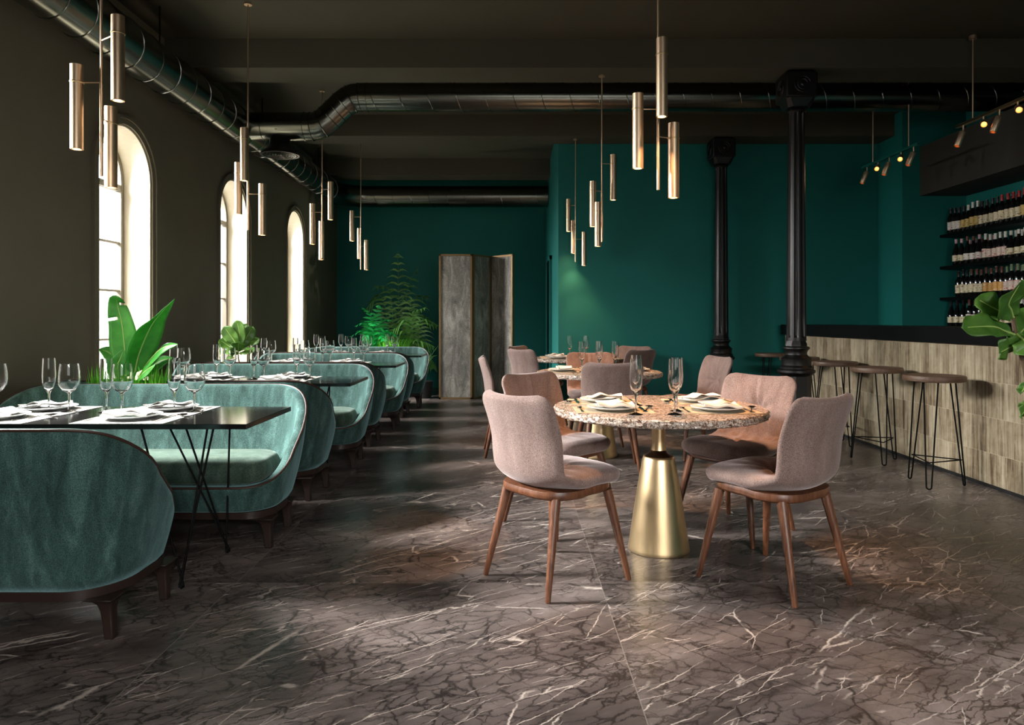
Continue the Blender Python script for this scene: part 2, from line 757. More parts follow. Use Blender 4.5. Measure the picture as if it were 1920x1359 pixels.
# ------------------------------------------------------------------ room shell
XL, XR, YB, YF, ZC, ZB = -3.1, 5.44, 12.4, -3.0, 3.71, 3.45
WT = 0.30
struct(MB().box(XL - 0.6, XR + 0.3, YF - 0.3, YB + 0.3, -0.1, 0).build('floor', M['floor'], smooth=False))
struct(MB().box(XL - 0.3, XR + 0.3, YF - 0.3, YB + 0.3, ZC, ZC + 0.12).build('ceiling', M['ceiling'], smooth=False))
struct(MB().box(XL - 0.3, 0.8, YB, YB + 0.2, 0, ZC).build('wall_back', M['teal'], smooth=False))
# the middle block of rooms: its front is the long teal wall, its left side closes the alcove
struct(MB().box(0.593, 4.674, 8.94, YB, 0, ZC).build('wall_middle', M['teal'], smooth=False))
struct(MB().box(4.674, XR + 0.2, 8.38, YB, 0, ZC).build('wall_bar_end', M['teal'], smooth=False))
struct(MB().box(XR, XR + 0.2, YF, 8.38, 0, ZC).build('wall_right', M['teal'], smooth=False))
# front wall behind the camera; opening and window added to admit fill light
fw = MB()
fw.box(XL - 0.3, -0.6, YF - 0.2, YF, 0, ZC).box(3.4, XR + 0.2, YF - 0.2, YF, 0, ZC)
fw.box(-0.6, 3.4, YF - 0.2, YF, 0, 1.0).box(-0.6, 3.4, YF - 0.2, YF, 2.7, ZC)
struct(fw.build('wall_front', M['wall'], smooth=False))
wf = struct(MB().box(-0.6, -0.54, YF - 0.13, YF - 0.07, 1.0, 2.7).box(3.34, 3.4, YF - 0.13, YF - 0.07, 1.0, 2.7)
            .box(-0.54, 3.34, YF - 0.13, YF - 0.07, 1.0, 1.06).box(-0.54, 3.34, YF - 0.13, YF - 0.07, 2.64, 2.7)
            .box(1.38, 1.42, YF - 0.13, YF - 0.07, 1.06, 2.64).build('window_7', M['frame'], smooth=False))
MB().box(-0.54, 3.34, YF - 0.102, YF - 0.098, 1.06, 2.64).build('pane', M['pane'], wf, smooth=False)

# beams
for y0 in (-0.69, 1.62, 3.93, 6.24, 8.55, 10.86):
    x1 = XR if y0 < 8 else (XR if y0 < 9 else 0.6)
    struct(MB().box(XL, min(x1, 4.674) if y0 > 8 else x1, y0, y0 + 0.389, ZB, ZC + 0.01).build('ceiling_beam', M['ceiling'], smooth=False))

# left wall with arched openings
HW, ZS, ZSILL = 0.39, 2.37, 0.5


def arch_z(dy, r=HW):
    return ZS + math.sqrt(max(0, r * r - dy * dy))


lw = MB()
prev = YF
for wy in WIN_Y:
    lw.box(XL - WT, XL, prev, wy - HW, 0, ZC)
    lw.box(XL - WT, XL, wy - HW, wy + HW, 0, ZSILL)
    n = 28
    for k in range(n):
        a0, a1 = PI - PI * k / n, PI - PI * (k + 1) / n
        y0, y1 = wy + HW * math.cos(a0), wy + HW * math.cos(a1)
        z0, z1 = ZS + HW * math.sin(a0), ZS + HW * math.sin(a1)
        vs = [(XL, y0, z0), (XL, y1, z1), (XL, y1, ZC), (XL, y0, ZC), (XL - WT, y0, z0), (XL - WT, y1, z1), (XL - WT, y1, ZC), (XL - WT, y0, ZC)]
        lw.add(vs, [(0, 1, 2, 3), (5, 4, 7, 6), (4, 5, 1, 0)])
    prev = wy + HW
lw.box(XL - WT, XL, prev, YB + 0.1, 0, ZC)
struct(lw.build('wall_left', M['wall'], smooth=False))


def arch_path(r, zs, zb, n=24):
    pts = [(-r, zb)]
    for k in range(n + 1):
        a = PI - PI * k / n
        pts.append((r * math.cos(a), zs + r * math.sin(a)))
    pts.append((r, zb))
    return pts


def arch_band(mb, wy, r0, r1, x0, x1, zb):
    a, b = arch_path(r0, ZS, zb), arch_path(r1, ZS, zb)
    rs = []
    for (ya, za), (yb, zb_) in zip(a, b):
        rs.append([(x0, wy + ya, za), (x1, wy + ya, za), (x1, wy + yb, zb_), (x0, wy + yb, zb_)])
    mb.rings(rs)


for i, wy in enumerate(WIN_Y):
    # lining of the opening, its wall paint lightened to look daylit
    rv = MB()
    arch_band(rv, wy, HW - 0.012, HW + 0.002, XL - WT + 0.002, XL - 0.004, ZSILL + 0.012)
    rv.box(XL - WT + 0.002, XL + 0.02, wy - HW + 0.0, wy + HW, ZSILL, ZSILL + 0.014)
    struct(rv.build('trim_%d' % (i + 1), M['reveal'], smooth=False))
    # raised moulding round the arch on the room side
    tr = MB()
    arch_band(tr, wy, HW + 0.004, HW + 0.075, XL - 0.001, XL + 0.014, ZSILL)
    arch_band(tr, wy, HW + 0.05, HW + 0.075, XL + 0.013, XL + 0.026, ZSILL)
    struct(tr.build('trim_%d' % (i + 11), M['wall'], smooth=False))
    fr = MB()
    x0, x1 = XL - 0.275, XL - 0.225
    arch_band(fr, wy, HW - 0.058, HW - 0.013, x0, x1, ZSILL + 0.014)
    fr.box(x0, x1, wy - HW + 0.05, wy + HW - 0.05, ZS - 0.075, ZS - 0.025)
    fr.box(x0, x1, wy - 0.02, wy + 0.02, ZSILL + 0.014, ZS - 0.03)
    for zz in (0.64 + 0.4, 1.447, 1.853):
        fr.box(x0 + 0.012, x1 - 0.012, wy - HW + 0.05, wy + HW - 0.05, zz - 0.008, zz + 0.008)
    fo = struct(fr.build('window_%d' % (i + 1), M['frame'], smooth=False))
    pn = MB()
    pts = arch_path(HW - 0.05, ZS, ZSILL + 0.02)
    xm = XL - 0.25
    pn.add([(xm, wy + a, b) for a, b in pts], [tuple(range(len(pts)))])
    pn.build('pane', M['pane'], fo, smooth=False)

# door in the alcove side wall
d = struct(MB().box(0.565, 0.592, 10.42, 11.32, 0, 2.1).build('door_1', plain('dark teal door', rgb(8, 44, 42), 0.5), smooth=False, bevel=0.004))
MB().box(0.555, 0.6, 10.36, 10.42, 0, 2.16).box(0.555, 0.6, 11.32, 11.38, 0, 2.16).box(0.555, 0.6, 10.36, 11.38, 2.1, 2.16).build('door_frame', M['teal'], d, smooth=False)

# soffit over the bar
struct(MB().box(4.886, XR, 3.0, 8.38, 2.685, 3.27).build('trim_20', M['soffit'], smooth=False))

# ------------------------------------------------------------------ ducts


def duct(name, label, pts, r, pitch, smooth_n=None, extra=None):
    t = thing(name, label, 'duct', (0, 0, 0))
    dm = MB().tube(pts, r, 40)
    dm.build('duct_pipe', M['duct'], t, auto=50)
    return t


def helix(p0, p1, r, pitch, tube=0.006):
    p0, p1 = Vector(p0), Vector(p1)
    L = (p1 - p0).length
    t = (p1 - p0).normalized()
    u = t.cross(Vector((0, 0, 1))).normalized()
    v = t.cross(u)
    turns = L / pitch
    n = int(turns * 28)
    pts = []
    for i in range(n + 1):
        a = 2 * PI * turns * i / n
        pts.append(p0 + t * (L * i / n) + (u * math.cos(a) + v * math.sin(a)) * (r + 0.001))
    return pts


LX, LZ = -2.82, 3.21
t = thing('ventilation_duct', 'long round steel duct running along the window wall and turning along the back wall', 'duct', (LX, 0, LZ))
path = [(0, -2.9, 0), (0, 10.9, 0)]
for k in range(1, 9):
    a = PI / 2 * k / 8
    path.append((0.5 - 0.5 * math.cos(a), 10.9 + 0.5 * math.sin(a), 0))
path += [(3.40, 11.4, 0)]
MB().tube(path, 0.17, 40).build('duct_pipe', M['duct'], t, auto=60)
MB().tube(helix((0, -2.8, 0), (0, 10.8, 0), 0.17, 0.28), 0.005, 6).build('seam', M['seam'], t)
MB().tube(helix((0.6, 11.4, 0), (3.38, 11.4, 0), 0.17, 0.29), 0.005, 6).build('seam', M['seam'], t)
for yy in (0.5, 3.5, 5.6, 7.9, 10.2):
    MB().tube([(0, yy, 0.165), (0, yy, ZC - LZ)], 0.006, 8).build('hanger', M['blackmetal'], t)

CY, CR = 7.27, 0.142
t = thing('ventilation_duct', 'round steel duct crossing the room under the ceiling with a stepped bend', 'duct', (0, CY, 3.21))
bend = [(-2.70, 0, 0), (-2.10, 0, 0), (-2.03, 0, 0.006), (-1.97, 0, 0.03), (-1.91, 0, 0.08), (-1.76, 0, 0.225), (-1.70, 0, 0.272), (-1.64, 0, 0.297), (-1.56, 0, 0.304), (5.40, 0, 0.304)]
MB().tube(bend, CR, 40).build('duct_pipe', M['duct'], t, auto=60)
MB().tube(helix((-1.45, 0, 0.304), (5.38, 0, 0.304), CR, 0.29), 0.0045, 6).build('seam', M['seam'], t)


def ring(mb, c, tdir, r, tr=0.006, n=28):
    c, tdir = Vector(c), Vector(tdir).normalized()
    u = tdir.cross(Vector((0, 1, 0))).normalized()
    v = tdir.cross(u)
    pts = [c + (u * math.cos(2 * PI * k / n) + v * math.sin(2 * PI * k / n)) * r for k in range(n + 1)]
    mb.tube(pts, tr, 6, cap=False)


for c, td in (((-2.58, 0, 0), (1, 0, 0)), ((-2.15, 0, 0), (1, 0, 0)), ((-2.08, 0, 0.0), (1, 0, 0.1)), ((-1.98, 0, 0.028), (1, 0, 0.5)), ((-1.90, 0, 0.09), (1, 0, 1)),
              ((-1.83, 0, 0.155), (1, 0, 1)), ((-1.76, 0, 0.225), (1, 0, 0.9)), ((-1.67, 0, 0.285), (1, 0, 0.45)), ((-1.58, 0, 0.303), (1, 0, 0.1)), ((-1.50, 0, 0.304), (1, 0, 0))):
    mb = MB()
    ring(mb, c, td, CR + 0.002)
    mb.build('collar', M['duct'], t)
for xx in (-0.6, 1.2, 3.0, 4.6):
    MB().tube([(xx, 0, 0.304 + CR - 0.004), (xx, 0, ZC - 3.21)], 0.006, 8).build('hanger', M['blackmetal'], t)
# downward air diffuser
df = thing('air_diffuser', 'round black ceiling air diffuser with concentric rings under the crossing duct', 'diffuser', (-2.41, CY, 2.91))
MB().lathe([(0.135, 0.32), (0.13, 0.24), (0.10, 0.20), (0.105, 0.12), (0.13, 0.07), (0.185, 0.03), (0.195, 0.012), (0.195, 0.0), (0.175, 0.0), (0.16, 0.03)], 40, cap1=True).build('neck', M['iron'], df)
for k, rr in enumerate((0.155, 0.125, 0.095, 0.065, 0.035)):
    MB().lathe([(rr, 0.0), (rr + 0.006, 0.0), (rr - 0.008, 0.026), (rr - 0.014, 0.026)], 40, cap0=False, cap1=False).build('louver', M['seam'], df)

# ------------------------------------------------------------------ pendants


def pendant(rod_u, y, ztop, rod_bot_v, cyls, label):
    p = at(rod_u, 600, y)
    X = p.x
    zb = at(0, rod_bot_v, y).z
    t = thing('pendant_lamp', label, 'lamp', (X, y, zb), 0, 'brass tube pendant lamps')
    H = ztop - zb
    lower = 0.62
    MB().tube([(0, 0, H - lower if False else 0.0), (0, 0, 0.45), (0, 0, 0.451), (0, 0, H)], [0.0085, 0.0085, 0.006, 0.006], 12).build('rod', M['rose'], t)
    MB().lathe([(0.03, H - 0.012), (0.03, H)], 20).build('ceiling_rose', M['rose'], t)
    for i, (u, v0, v1, dy) in enumerate(cyls):
        yy = y + dy
        a, b = at(u, v0, yy), at(u, v1, yy)
        cx, z0, z1 = a.x - X, b.z - zb, a.z - zb
        r = 0.0295
        s = MB()
        s.lathe([(r * 0.72, z0 + 0.012), (r * 0.74, z0), (r, z0), (r, z0 + (z1 - z0) * 0.792)], 28, (cx, dy, 0), cap0=False, cap1=False)
        s.lathe([(r, z0 + (z1 - z0) * 0.798), (r, z1), (0.001, z1)], 28, (cx, dy, 0), cap0=False, cap1=False)
        sh = s.build('lamp_shade', M['rose'], t)
        zr = z0 + (z1 - z0) * 0.795
        MB().lathe([(r - 0.002, zr - 0.006), (r + 0.0025, zr - 0.003), (r + 0.0025, zr + 0.003), (r - 0.002, zr + 0.006)], 28, (cx, dy, 0), cap0=False, cap1=False).build('band', M['brass'], sh)
        dl = math.hypot(cx, dy)
        k = max(0, 1 - r / dl)
        MB().tube([(0, 0, zr), (cx * k, dy * k, zr)], 0.0035, 8).build('arm', M['rose'], t)
        MB().lathe([(0.001, z0 + 0.018), (r * 0.70, z0 + 0.018)], 20, (cx, dy, 0), cap0=False, cap1=False).build('bulb', M['bulb'], t)
        l = bpy.data.lights.new('pendant_light', 'SPOT')
        l.energy = PEND_W * (0.7 if rod_u == 1079 else 1.9 if rod_u > 900 else 0.42)
        l.color = (1.0, 0.51, 0.24) if rod_u > 900 else (1.0, 0.74, 0.52)
        l.spot_size = R(84)
        l.spot_blend = 0.8
        l.shadow_soft_size = 0.004
        lo = bpy.data.objects.new('pendant_light', l)
        C.objects.link(lo)
        lo.parent = t
        lo.location = (cx, dy, z0 + 0.004)


PEND_W = 26
pendant(190, 3.42, ZC, 330, [(144, 122, 280, 0.0), (221, 30, 189, -0.085), (208, 201, 352, 0.10)],
        'brass pendant of three tubes nearest the camera above the nearest black booth table')
pendant(465, 5.55, ZC, 431, [(458, 240, 339, -0.11), (447, 305, 402, 0.09), (492, 345, 441, 0.03)],
        'brass pendant of three tubes above the second black booth table')
pendant(604, 7.65, ZC, 484, [(586, 382, 458, -0.02), (602.5, 415, 487, 0.11), (620, 341, 412, 0.03)],
        'brass pendant of three tubes above the third black booth table')
pendant(676.5, 9.55, ZC, 505, [(660, 395, 452, 0.0), (674, 428, 485, 0.11), (687, 450, 506, -0.02)],
        'farthest brass pendant of three tubes before the palms in the corner')
pendant(1234, 3.78, ZC, 356, [(1196, 176, 316, 0.0), (1241, 72, 219, -0.10), (1263, 231, 371, 0.04)],
        'large brass pendant of three tubes above the nearest round granite table')
pendant(1128.5, 6.44, ZB, 453, [(1111.5, 340, 425, -0.03), (1121, 379, 462, -0.10), (1150, 290, 375, 0.02)],
        'brass pendant of three tubes above the middle round granite table')
pendant(1079, 8.70, ZB, 491, [(1066, 373, 434, 0.02), (1075, 413, 475, 0.08), (1095, 435, 498, -0.03)],
        'brass pendant of three tubes above the farthest round granite table')

# ------------------------------------------------------------------ track lights


def track(y0, y1, rods, heads, mat, label):
    X, Z = 4.07, 2.965
    t = thing('track_light', label, 'lamp', (X, y0, Z), 0, 'track lights over the bar')
    MB().box(-0.018, 0.018, 0, y1 - y0, -0.012, 0.012).build('rail', mat, t, smooth=False, bevel=0.002)
    for yy in rods:
        MB().tube([(0, yy - y0, 0.01), (0, yy - y0, ZC - Z)], 0.006, 10).build('rod', M['rose'], t)
        MB().lathe([(0.032, ZC - Z - 0.03), (0.032, ZC - Z)], 20, (0, yy - y0, 0)).build('ceiling_rose', M['rose'], t)
    for k, yy in enumerate(heads):
        ly = yy - y0
        # alternate heads lean towards the windows or towards the room
        dr = Vector((-0.42, -0.02, -1)).normalized() if k % 2 == 0 else Vector((-0.50, -0.78, -0.36)).normalized()
        j = Vector((0, ly, -0.055))
        MB().tube([(0, ly, -0.01), j], 0.006, 8).build('joint', M['rose'], t)
        b = j + dr * 0.155
        rc_ = 0.055 if k % 2 == 0 else 0.0
        hd = MB().straight(j, dr, [(0.015, 0.024), (0.017, 0.026), (0.153, 0.026), (0.155, 0.0245), (0.155, 0.022), (0.125 - rc_, 0.020)], 20).build('spot_head', M['rose'], t)
        MB().straight(j, dr, [(0.126 - rc_, 0.018), (0.134 - rc_, 0.017), (0.139 - rc_, 0.009)], 16).build('bulb', M['bulborange'], hd)
        l = bpy.data.lights.new('track_spot', 'SPOT')
        l.energy = 4
        l.color = (1.0, 0.5, 0.22)
        l.spot_size = R(70)
        l.spot_blend = 0.9
        l.shadow_soft_size = 0.004
        lo = bpy.data.objects.new('track_spot', l)
        C.objects.link(lo)
        lo.parent = t
        lo.location = b + dr * 0.006
        lo.rotation_euler = dr.to_track_quat('-Z', 'Y').to_euler()


M['trackteal'] = plain('teal enamel rail', rgb(8, 92, 80), 0.4)
M['trackbrass'] = plain('polished brass rail', rgb(210, 190, 155), 0.2, 1.0)
track(5.15, 6.40, (5.4, 6.18), (6.31, 6.04, 5.84, 5.63, 5.36), M['trackbrass'], 'brass rail with leaning spotlights, the nearer one over the bar')
track(7.00, 8.12, (7.18, 7.89), (8.02, 7.78, 7.55, 7.32, 7.09), M['trackteal'], 'teal rail with five leaning spotlights, the farther one over the bar')

# ------------------------------------------------------------------ columns


def make_column(loc, label, ztop):
    t = thing('iron_column', label, 'column', loc)

    def oct_(r, z, k=0.0):
        return [(r * math.cos(2 * PI * (j + 0.5) / 8) / math.cos(PI / 8), r * math.sin(2 * PI * (j + 0.5) / 8) / math.cos(PI / 8), z) for j in range(8)]
    # pedestal
    MB().rings([oct_(0.16, 0), oct_(0.16, 0.05), oct_(0.135, 0.09), oct_(0.125, 0.12), oct_(0.118, 0.14), oct_(0.118, 0.69), oct_(0.125, 0.70)]).build('pedestal', M['iron'], t, auto=30)
    MB().lathe([(0.12, 0.69), (0.145, 0.705), (0.163, 0.725), (0.163, 0.745), (0.140, 0.757), (0.142, 0.772), (0.128, 0.79), (0.128, 0.835), (0.135, 0.85), (0.112, 0.865),
                (0.094, 0.885), (0.092, 0.905), (0.10, 0.925), (0.116, 0.94), (0.116, 0.952), (0.098, 0.962)], 48).build('ring_moulding', M['iron'], t, auto=30)
    MB().lathe([(0.098, 0.96), (0.098, 0.985), (0.086, 1.01), (0.088, 1.03)], 8).build('collar', M['iron'], t, auto=30)

    def flute(a, z):
        if z < 1.045 or z > ztop - 0.37:
            return 1.0
        x = abs(math.cos(4 * a))
        return 1.0 - 0.19 * (1 - min(1, (x / 0.62) ** 3)) if x < 0.62 else 1.0
    prof = [(0.088, 1.01), (0.088, 1.04), (0.088, 1.06)]
    for k in range(1, 11):
        prof.append((0.088 - 0.016 * k / 10, 1.06 + (ztop - 0.38 - 1.06) * k / 10))
    prof += [(0.073, ztop - 0.365), (0.073, ztop - 0.355)]
    MB().lathe(prof, 96, mod=flute).build('shaft', M['iron'], t, auto=35)
    MB().lathe([(0.073, ztop - 0.36), (0.083, ztop - 0.35), (0.083, ztop - 0.335), (0.075, ztop - 0.325), (0.10, ztop - 0.30)], 32).build('neck_ring', M['iron'], t)

    def sq(h, c, z):
        return [(h, -c, z), (h, c, z), (c, h, z), (-c, h, z), (-h, c, z), (-h, -c, z), (-c, -h, z), (c, -h, z)]
    MB().rings([sq(0.10, 0.06, ztop - 0.325), sq(0.128, 0.10, ztop - 0.25), sq(0.14, 0.13, ztop - 0.24), sq(0.14, 0.13, ztop - 0.03), sq(0.12, 0.10, ztop)]).build('capital', M['iron'], t, auto=25, bevel=0.004)
    for a in (0, PI / 2, PI, -PI / 2):
        c, s = math.cos(a), math.sin(a)
        mb = MB()
        for rr in (0.07, 0.045):
            pts = []
            for k in range(25):
                b = 2 * PI * k / 24
                lx, lz = rr * math.cos(b), rr * math.sin(b)
                pts.append((c * 0.143 - s * lx, s * 0.143 + c * lx, ztop - 0.135 + lz))
            mb.tube(pts, 0.006, 6, cap=False)
        n0 = Vector((c, s, 0))
        mb.tube([Vector((0, 0, ztop - 0.135)) + n0 * 0.13, Vector((0, 0, ztop - 0.135)) + n0 * 0.148, Vector((0, 0, ztop - 0.135)) + n0 * 0.155], [0.022, 0.022, 0.010], 16)
        mb.build('medallion', M['iron'], t)
    return t


make_column((2.6, 6.40, 0), 'black fluted cast iron column with a boxy capital, nearer to the camera', ZB)
make_column((2.6, 8.70, 0), 'black fluted cast iron column farther back against the teal wall', ZB)

# ------------------------------------------------------------------ bar counter, shelves, bottles
t = thing('bar_counter', 'long bar counter with streaked beige tile front and black top', 'counter', (3.41, 0, 0))
MB().box(0, 0.55, 3.4, 8.74, 0.03, 1.02).build('front_panel', M['barfront'], t, smooth=False)
MB().box(0.012, 0.53, 3.42, 8.73, 0, 0.03).build('plinth', M['rug'], t, smooth=False)
MB().box(-0.04, 0.66, 3.35, 8.78, 1.02, 1.145).build('countertop', M['counter'], t, smooth=False, bevel=0.004)
t = thing('back_counter', 'black back counter along the wall under the bottle shelves', 'counter', (4.95, 0, 0))
MB().box(0.02, 0.49, 3.4, 8.375, 0, 1.09).build('body', M['counter'], t, smooth=False)
MB().box(0, 0.49, 3.38, 8.378, 1.09, 1.125).build('worktop', M['counter'], t, smooth=False)
SH = (2.215, 1.838, 1.468)
nm = ('top', 'second', 'third')
for z, s in zip(SH, nm):
    tag(MB().box(5.12, XR - 0.001, 4.5, 8.376, z - 0.032, z).build('bottle_shelf', M['counter'], smooth=False, bevel=0.002),
        '%s black wall shelf holding bottles behind the bar' % s, 'shelf', 'bottle shelves')


def bottle(cap, lab, h=0.30, kind=0):
    t = thing('wine_bottle', '', 'bottle')
    k = h / 0.30
    if kind == 0:
        pf = [(0.0, 0.0), (0.034, 0.0), (0.037, 0.006), (0.037, 0.175), (0.034, 0.195), (0.022, 0.215), (0.0145, 0.235), (0.0135, 0.292), (0.0155, 0.293), (0.0155, 0.30), (0.0, 0.30)]
    else:
        pf = [(0.0, 0.0), (0.038, 0.0), (0.041, 0.006), (0.041, 0.13), (0.036, 0.16), (0.022, 0.205), (0.0155, 0.235), (0.0135, 0.292), (0.0155, 0.293), (0.0155, 0.30), (0.0, 0.30)]
    rb = 0.0375 if kind == 0 else 0.0415
    MB().lathe([(r, z * k) for r, z in pf], 16, cap0=False, cap1=False).build('body', M['bottleglass'], t)
    zt = 0.115 if kind else 0.14
    MB().lathe([(rb, 0.045 * k), (rb, zt * k)], 16, cap0=False, cap1=False).build('paper_label', lab, t)
    MB().lathe([(0.0148, 0.238 * k), (0.0150, 0.29 * k), (0.0165, 0.292 * k), (0.0165, 0.302 * k), (0.0, 0.302 * k)], 14, cap0=False, cap1=False).build('cap', cap, t)
    return Proto(t)


def label_mat(name, c, c2):
    m = N(name)
    o = m.obj()
    f = m.noise(m.mapping(o, scale=(1, 1, 2.2)), 38, 2, 0.5)
    m.col(m.ramp(f, [(0.56, c), (0.6, c2)], 'CONSTANT'))
    m.set(Roughness=0.6)
    return m.m


cap = {'black': plain('black foil', rgb(16, 14, 16), 0.35), 'white': plain('white foil', rgb(225, 220, 210), 0.45), 'red': plain('red foil', rgb(160, 20, 24), 0.4),
       'pink': plain('pale pink foil', rgb(205, 165, 168), 0.4), 'green': plain('olive green foil', rgb(110, 128, 96), 0.4), 'brown': plain('brown foil', rgb(92, 50, 40), 0.4)}
lb = {'cream': label_mat('cream paper label', rgb(225, 212, 178), rgb(120, 96, 60)), 'white': label_mat('white paper label', rgb(225, 218, 208), rgb(150, 40, 34)),
      'gold': label_mat('golden paper label', rgb(206, 176, 104), rgb(90, 66, 30)), 'orange': label_mat('orange paper label', rgb(214, 160, 84), rgb(238, 222, 190)),
      'red': label_mat('red and white paper label', rgb(225, 205, 190), rgb(176, 40, 34))}
PR = {}


def put_bottle(c, l, kind, x, y, z, shelf):
    key = (c, l, kind)
    if key not in PR:
        PR[key] = bottle(cap[c], lb[l], 0.30, kind)
    PR[key].place((x, y, z), rnd.uniform(0, 6), 'dark wine bottle with %s cap and %s label on the %s' % (c, l, shelf), '%s capped bottles on the %s' % (c, shelf), (1, 1, 1 + 0.08 * (rnd.random() - 0.5) + (0.05 if shelf.startswith('top') and c == 'red' else 0)))


rows = [
    (SH[0], 'top bottle shelf', 0.079, ['black/white/0'] * 3 + ['black/gold/0'] + ['white/gold/0'] * 3 + ['black/cream/0'] * 4 + ['red/cream/0'] * 4 + ['red/gold/0'] * 4),
    (SH[1], 'second bottle shelf', 0.08, ['pink/cream/1'] * 2 + ['brown/white/1'] * 2 + ['pink/white/1'] + ['white/red/0'] * 5 + ['white/cream/1'] * 8),
    (SH[2], 'third bottle shelf', 0.079, ['black/cream/0'] * 3 + ['brown/cream/0'] * 3 + ['brown/orange/0'] * 4 + ['green/red/0'] * 4 + ['green/cream/0'] * 5),
    (1.125, 'back counter', 0.09, ['black/cream/1'] * 3 + ['brown/white/0'] * 3 + ['black/white/0'] * 3 + ['white/cream/0'] * 6),
]
for z, nmz, pitch, seq in rows:
    for row, (x, off) in enumerate(((5.19, 0.0), (5.33, 0.035))):
        y = 8.27 - off - (0.10 if z == SH[1] else (0.14 if z == SH[2] else 0.0))
        for s in seq:
            if y < 6.95:
                break
            c, l, k = s.split('/')
            put_bottle(c, l, int(k), x + rnd.uniform(-0.006, 0.006), y, z, nmz)
            y -= pitch * (1.1 if int(k) else 1.0)
            if int(k):
                y -= 0.012

# ------------------------------------------------------------------ bar stools


def make_stool():
    t = thing('bar_stool', '', 'stool')
    MB().lathe([(0.0, 0.757), (0.185, 0.757), (0.2, 0.762), (0.203, 0.775), (0.203, 0.79), (0.198, 0.80), (0.0, 0.80)], 48, cap0=False, cap1=False).build('seat', M['stoolwood'], t, auto=50)
    feet = []
    for k in range(3):
        a = PI / 2 + 2 * PI * k / 3 + 0.35
        c, s = math.cos(a), math.sin(a)
        tx, ty = -s, c
        f = Vector((c * 0.2, s * 0.2, 0.006))
        tp = Vector((c * 0.125, s * 0.125, 0.755))
        pts = [tp + Vector((tx, ty, 0)) * 0.045]
        for q in range(0, 7):
            b = PI * q / 6
            pts.append(f + Vector((tx, ty, 0)) * 0.016 * math.cos(b) + Vector((0, 0, 0.016 - 0.016 * math.sin(b))))
        pts.append(tp - Vector((tx, ty, 0)) * 0.045)
        MB().tube(pts, 0.0055, 8).build('leg', M['blackmetal'], t)
        feet.append(Vector((c * 0.182, s * 0.182, 0.19)))
    mb = MB()
    for k in range(3):
        mb.tube([feet[k], feet[(k + 1) % 3]], 0.0045, 8)
    mb.build('foot_ring', M['blackmetal'], t)
    return Proto(t)


ST = make_stool()
for i, (x, y) in enumerate(((3.07, 5.09), (3.10, 5.95), (3.14, 6.80), (3.13, 7.62), (3.15, 8.46))):
    ST.place((x, y, 0), 0.5 * i, ('nearest round wooden bar stool with hairpin legs before the bar', 'second nearest round bar stool with hairpin legs before the bar',
                                   'middle one of the five bar stools, right beside the near iron column', 'fourth bar stool, mostly hidden behind the near iron column',
                                   'farthest bar stool, standing by the teal wall end of the bar')[i], 'wooden bar stools')

# ------------------------------------------------------------------ folding screen
t = thing('folding_screen', 'tall three panel folding screen in mottled grey with brass frames', 'screen', (-0.55, 10.7, 0))
pa = [(-1.112, 10.62), (-0.60, 10.62), (-0.335, 10.98), (0.02, 10.62)]
for k in range(3):
    a, b = Vector((pa[k][0] + 0.55, pa[k][1] - 10.7, 0)), Vector((pa[k + 1][0] + 0.55, pa[k + 1][1] - 10.7, 0))
    dv = (b - a)
    L = dv.length
    ang = math.atan2(dv.y, dv.x)
    g = 0.004
    fr = MB()
    fr.box(g, g + 0.028, -0.018, 0.018, 0.0, 2.2).box(L - g - 0.028, L - g, -0.018, 0.018, 0.0, 2.2)
    fr.box(g, L - g, -0.018, 0.018, 2.172, 2.2).box(g, L - g, -0.018, 0.018, 0.0, 0.03)
    po = fr.build('panel_frame', M['dullbrass'], t, smooth=False, loc=a, rz=ang)
    MB().box(g + 0.027, L - g - 0.027, -0.008, 0.008, 0.028, 2.174).build('panel', M['screen'], po, smooth=False)

# ------------------------------------------------------------------ sofas


def rrect_loop(hx, y0, y1, rb, rf, nseg=14, step=0.045):
    """closed plan loop, counter-clockwise, with outward normals"""
    pts = []

    def line(a, b):
        n = max(2, int((Vector(b) - Vector(a)).length / step))
        d = (Vector(b) - Vector(a)).normalized()
        nn = (d.y, -d.x)
        for k in range(n):
            p = Vector(a).lerp(Vector(b), k / n)
            pts.append((p.x, p.y, nn[0], nn[1]))

    def arc(cx, cy, r, a0, a1):
        for k in range(nseg):
            a = a0 + (a1 - a0) * k / nseg
            pts.append((cx + r * math.cos(a), cy + r * math.sin(a), math.cos(a), math.sin(a)))
    line((-hx + rb, y0), (hx - rb, y0))
    arc(hx - rb, y0 + rb, rb, -PI / 2, 0)
    line((hx, y0 + rb), (hx, y1 - rf))
    arc(hx - rf, y1 - rf, rf, 0, PI / 2)
    line((hx - rf, y1), (-hx + rf, y1))
    arc(-hx + rf, y1 - rf, rf, PI / 2, PI)
    line((-hx, y1 - rf), (-hx, y0 + rb))
    arc(-hx + rb, y0 + rb, rb, PI, 1.5 * PI)
    return pts


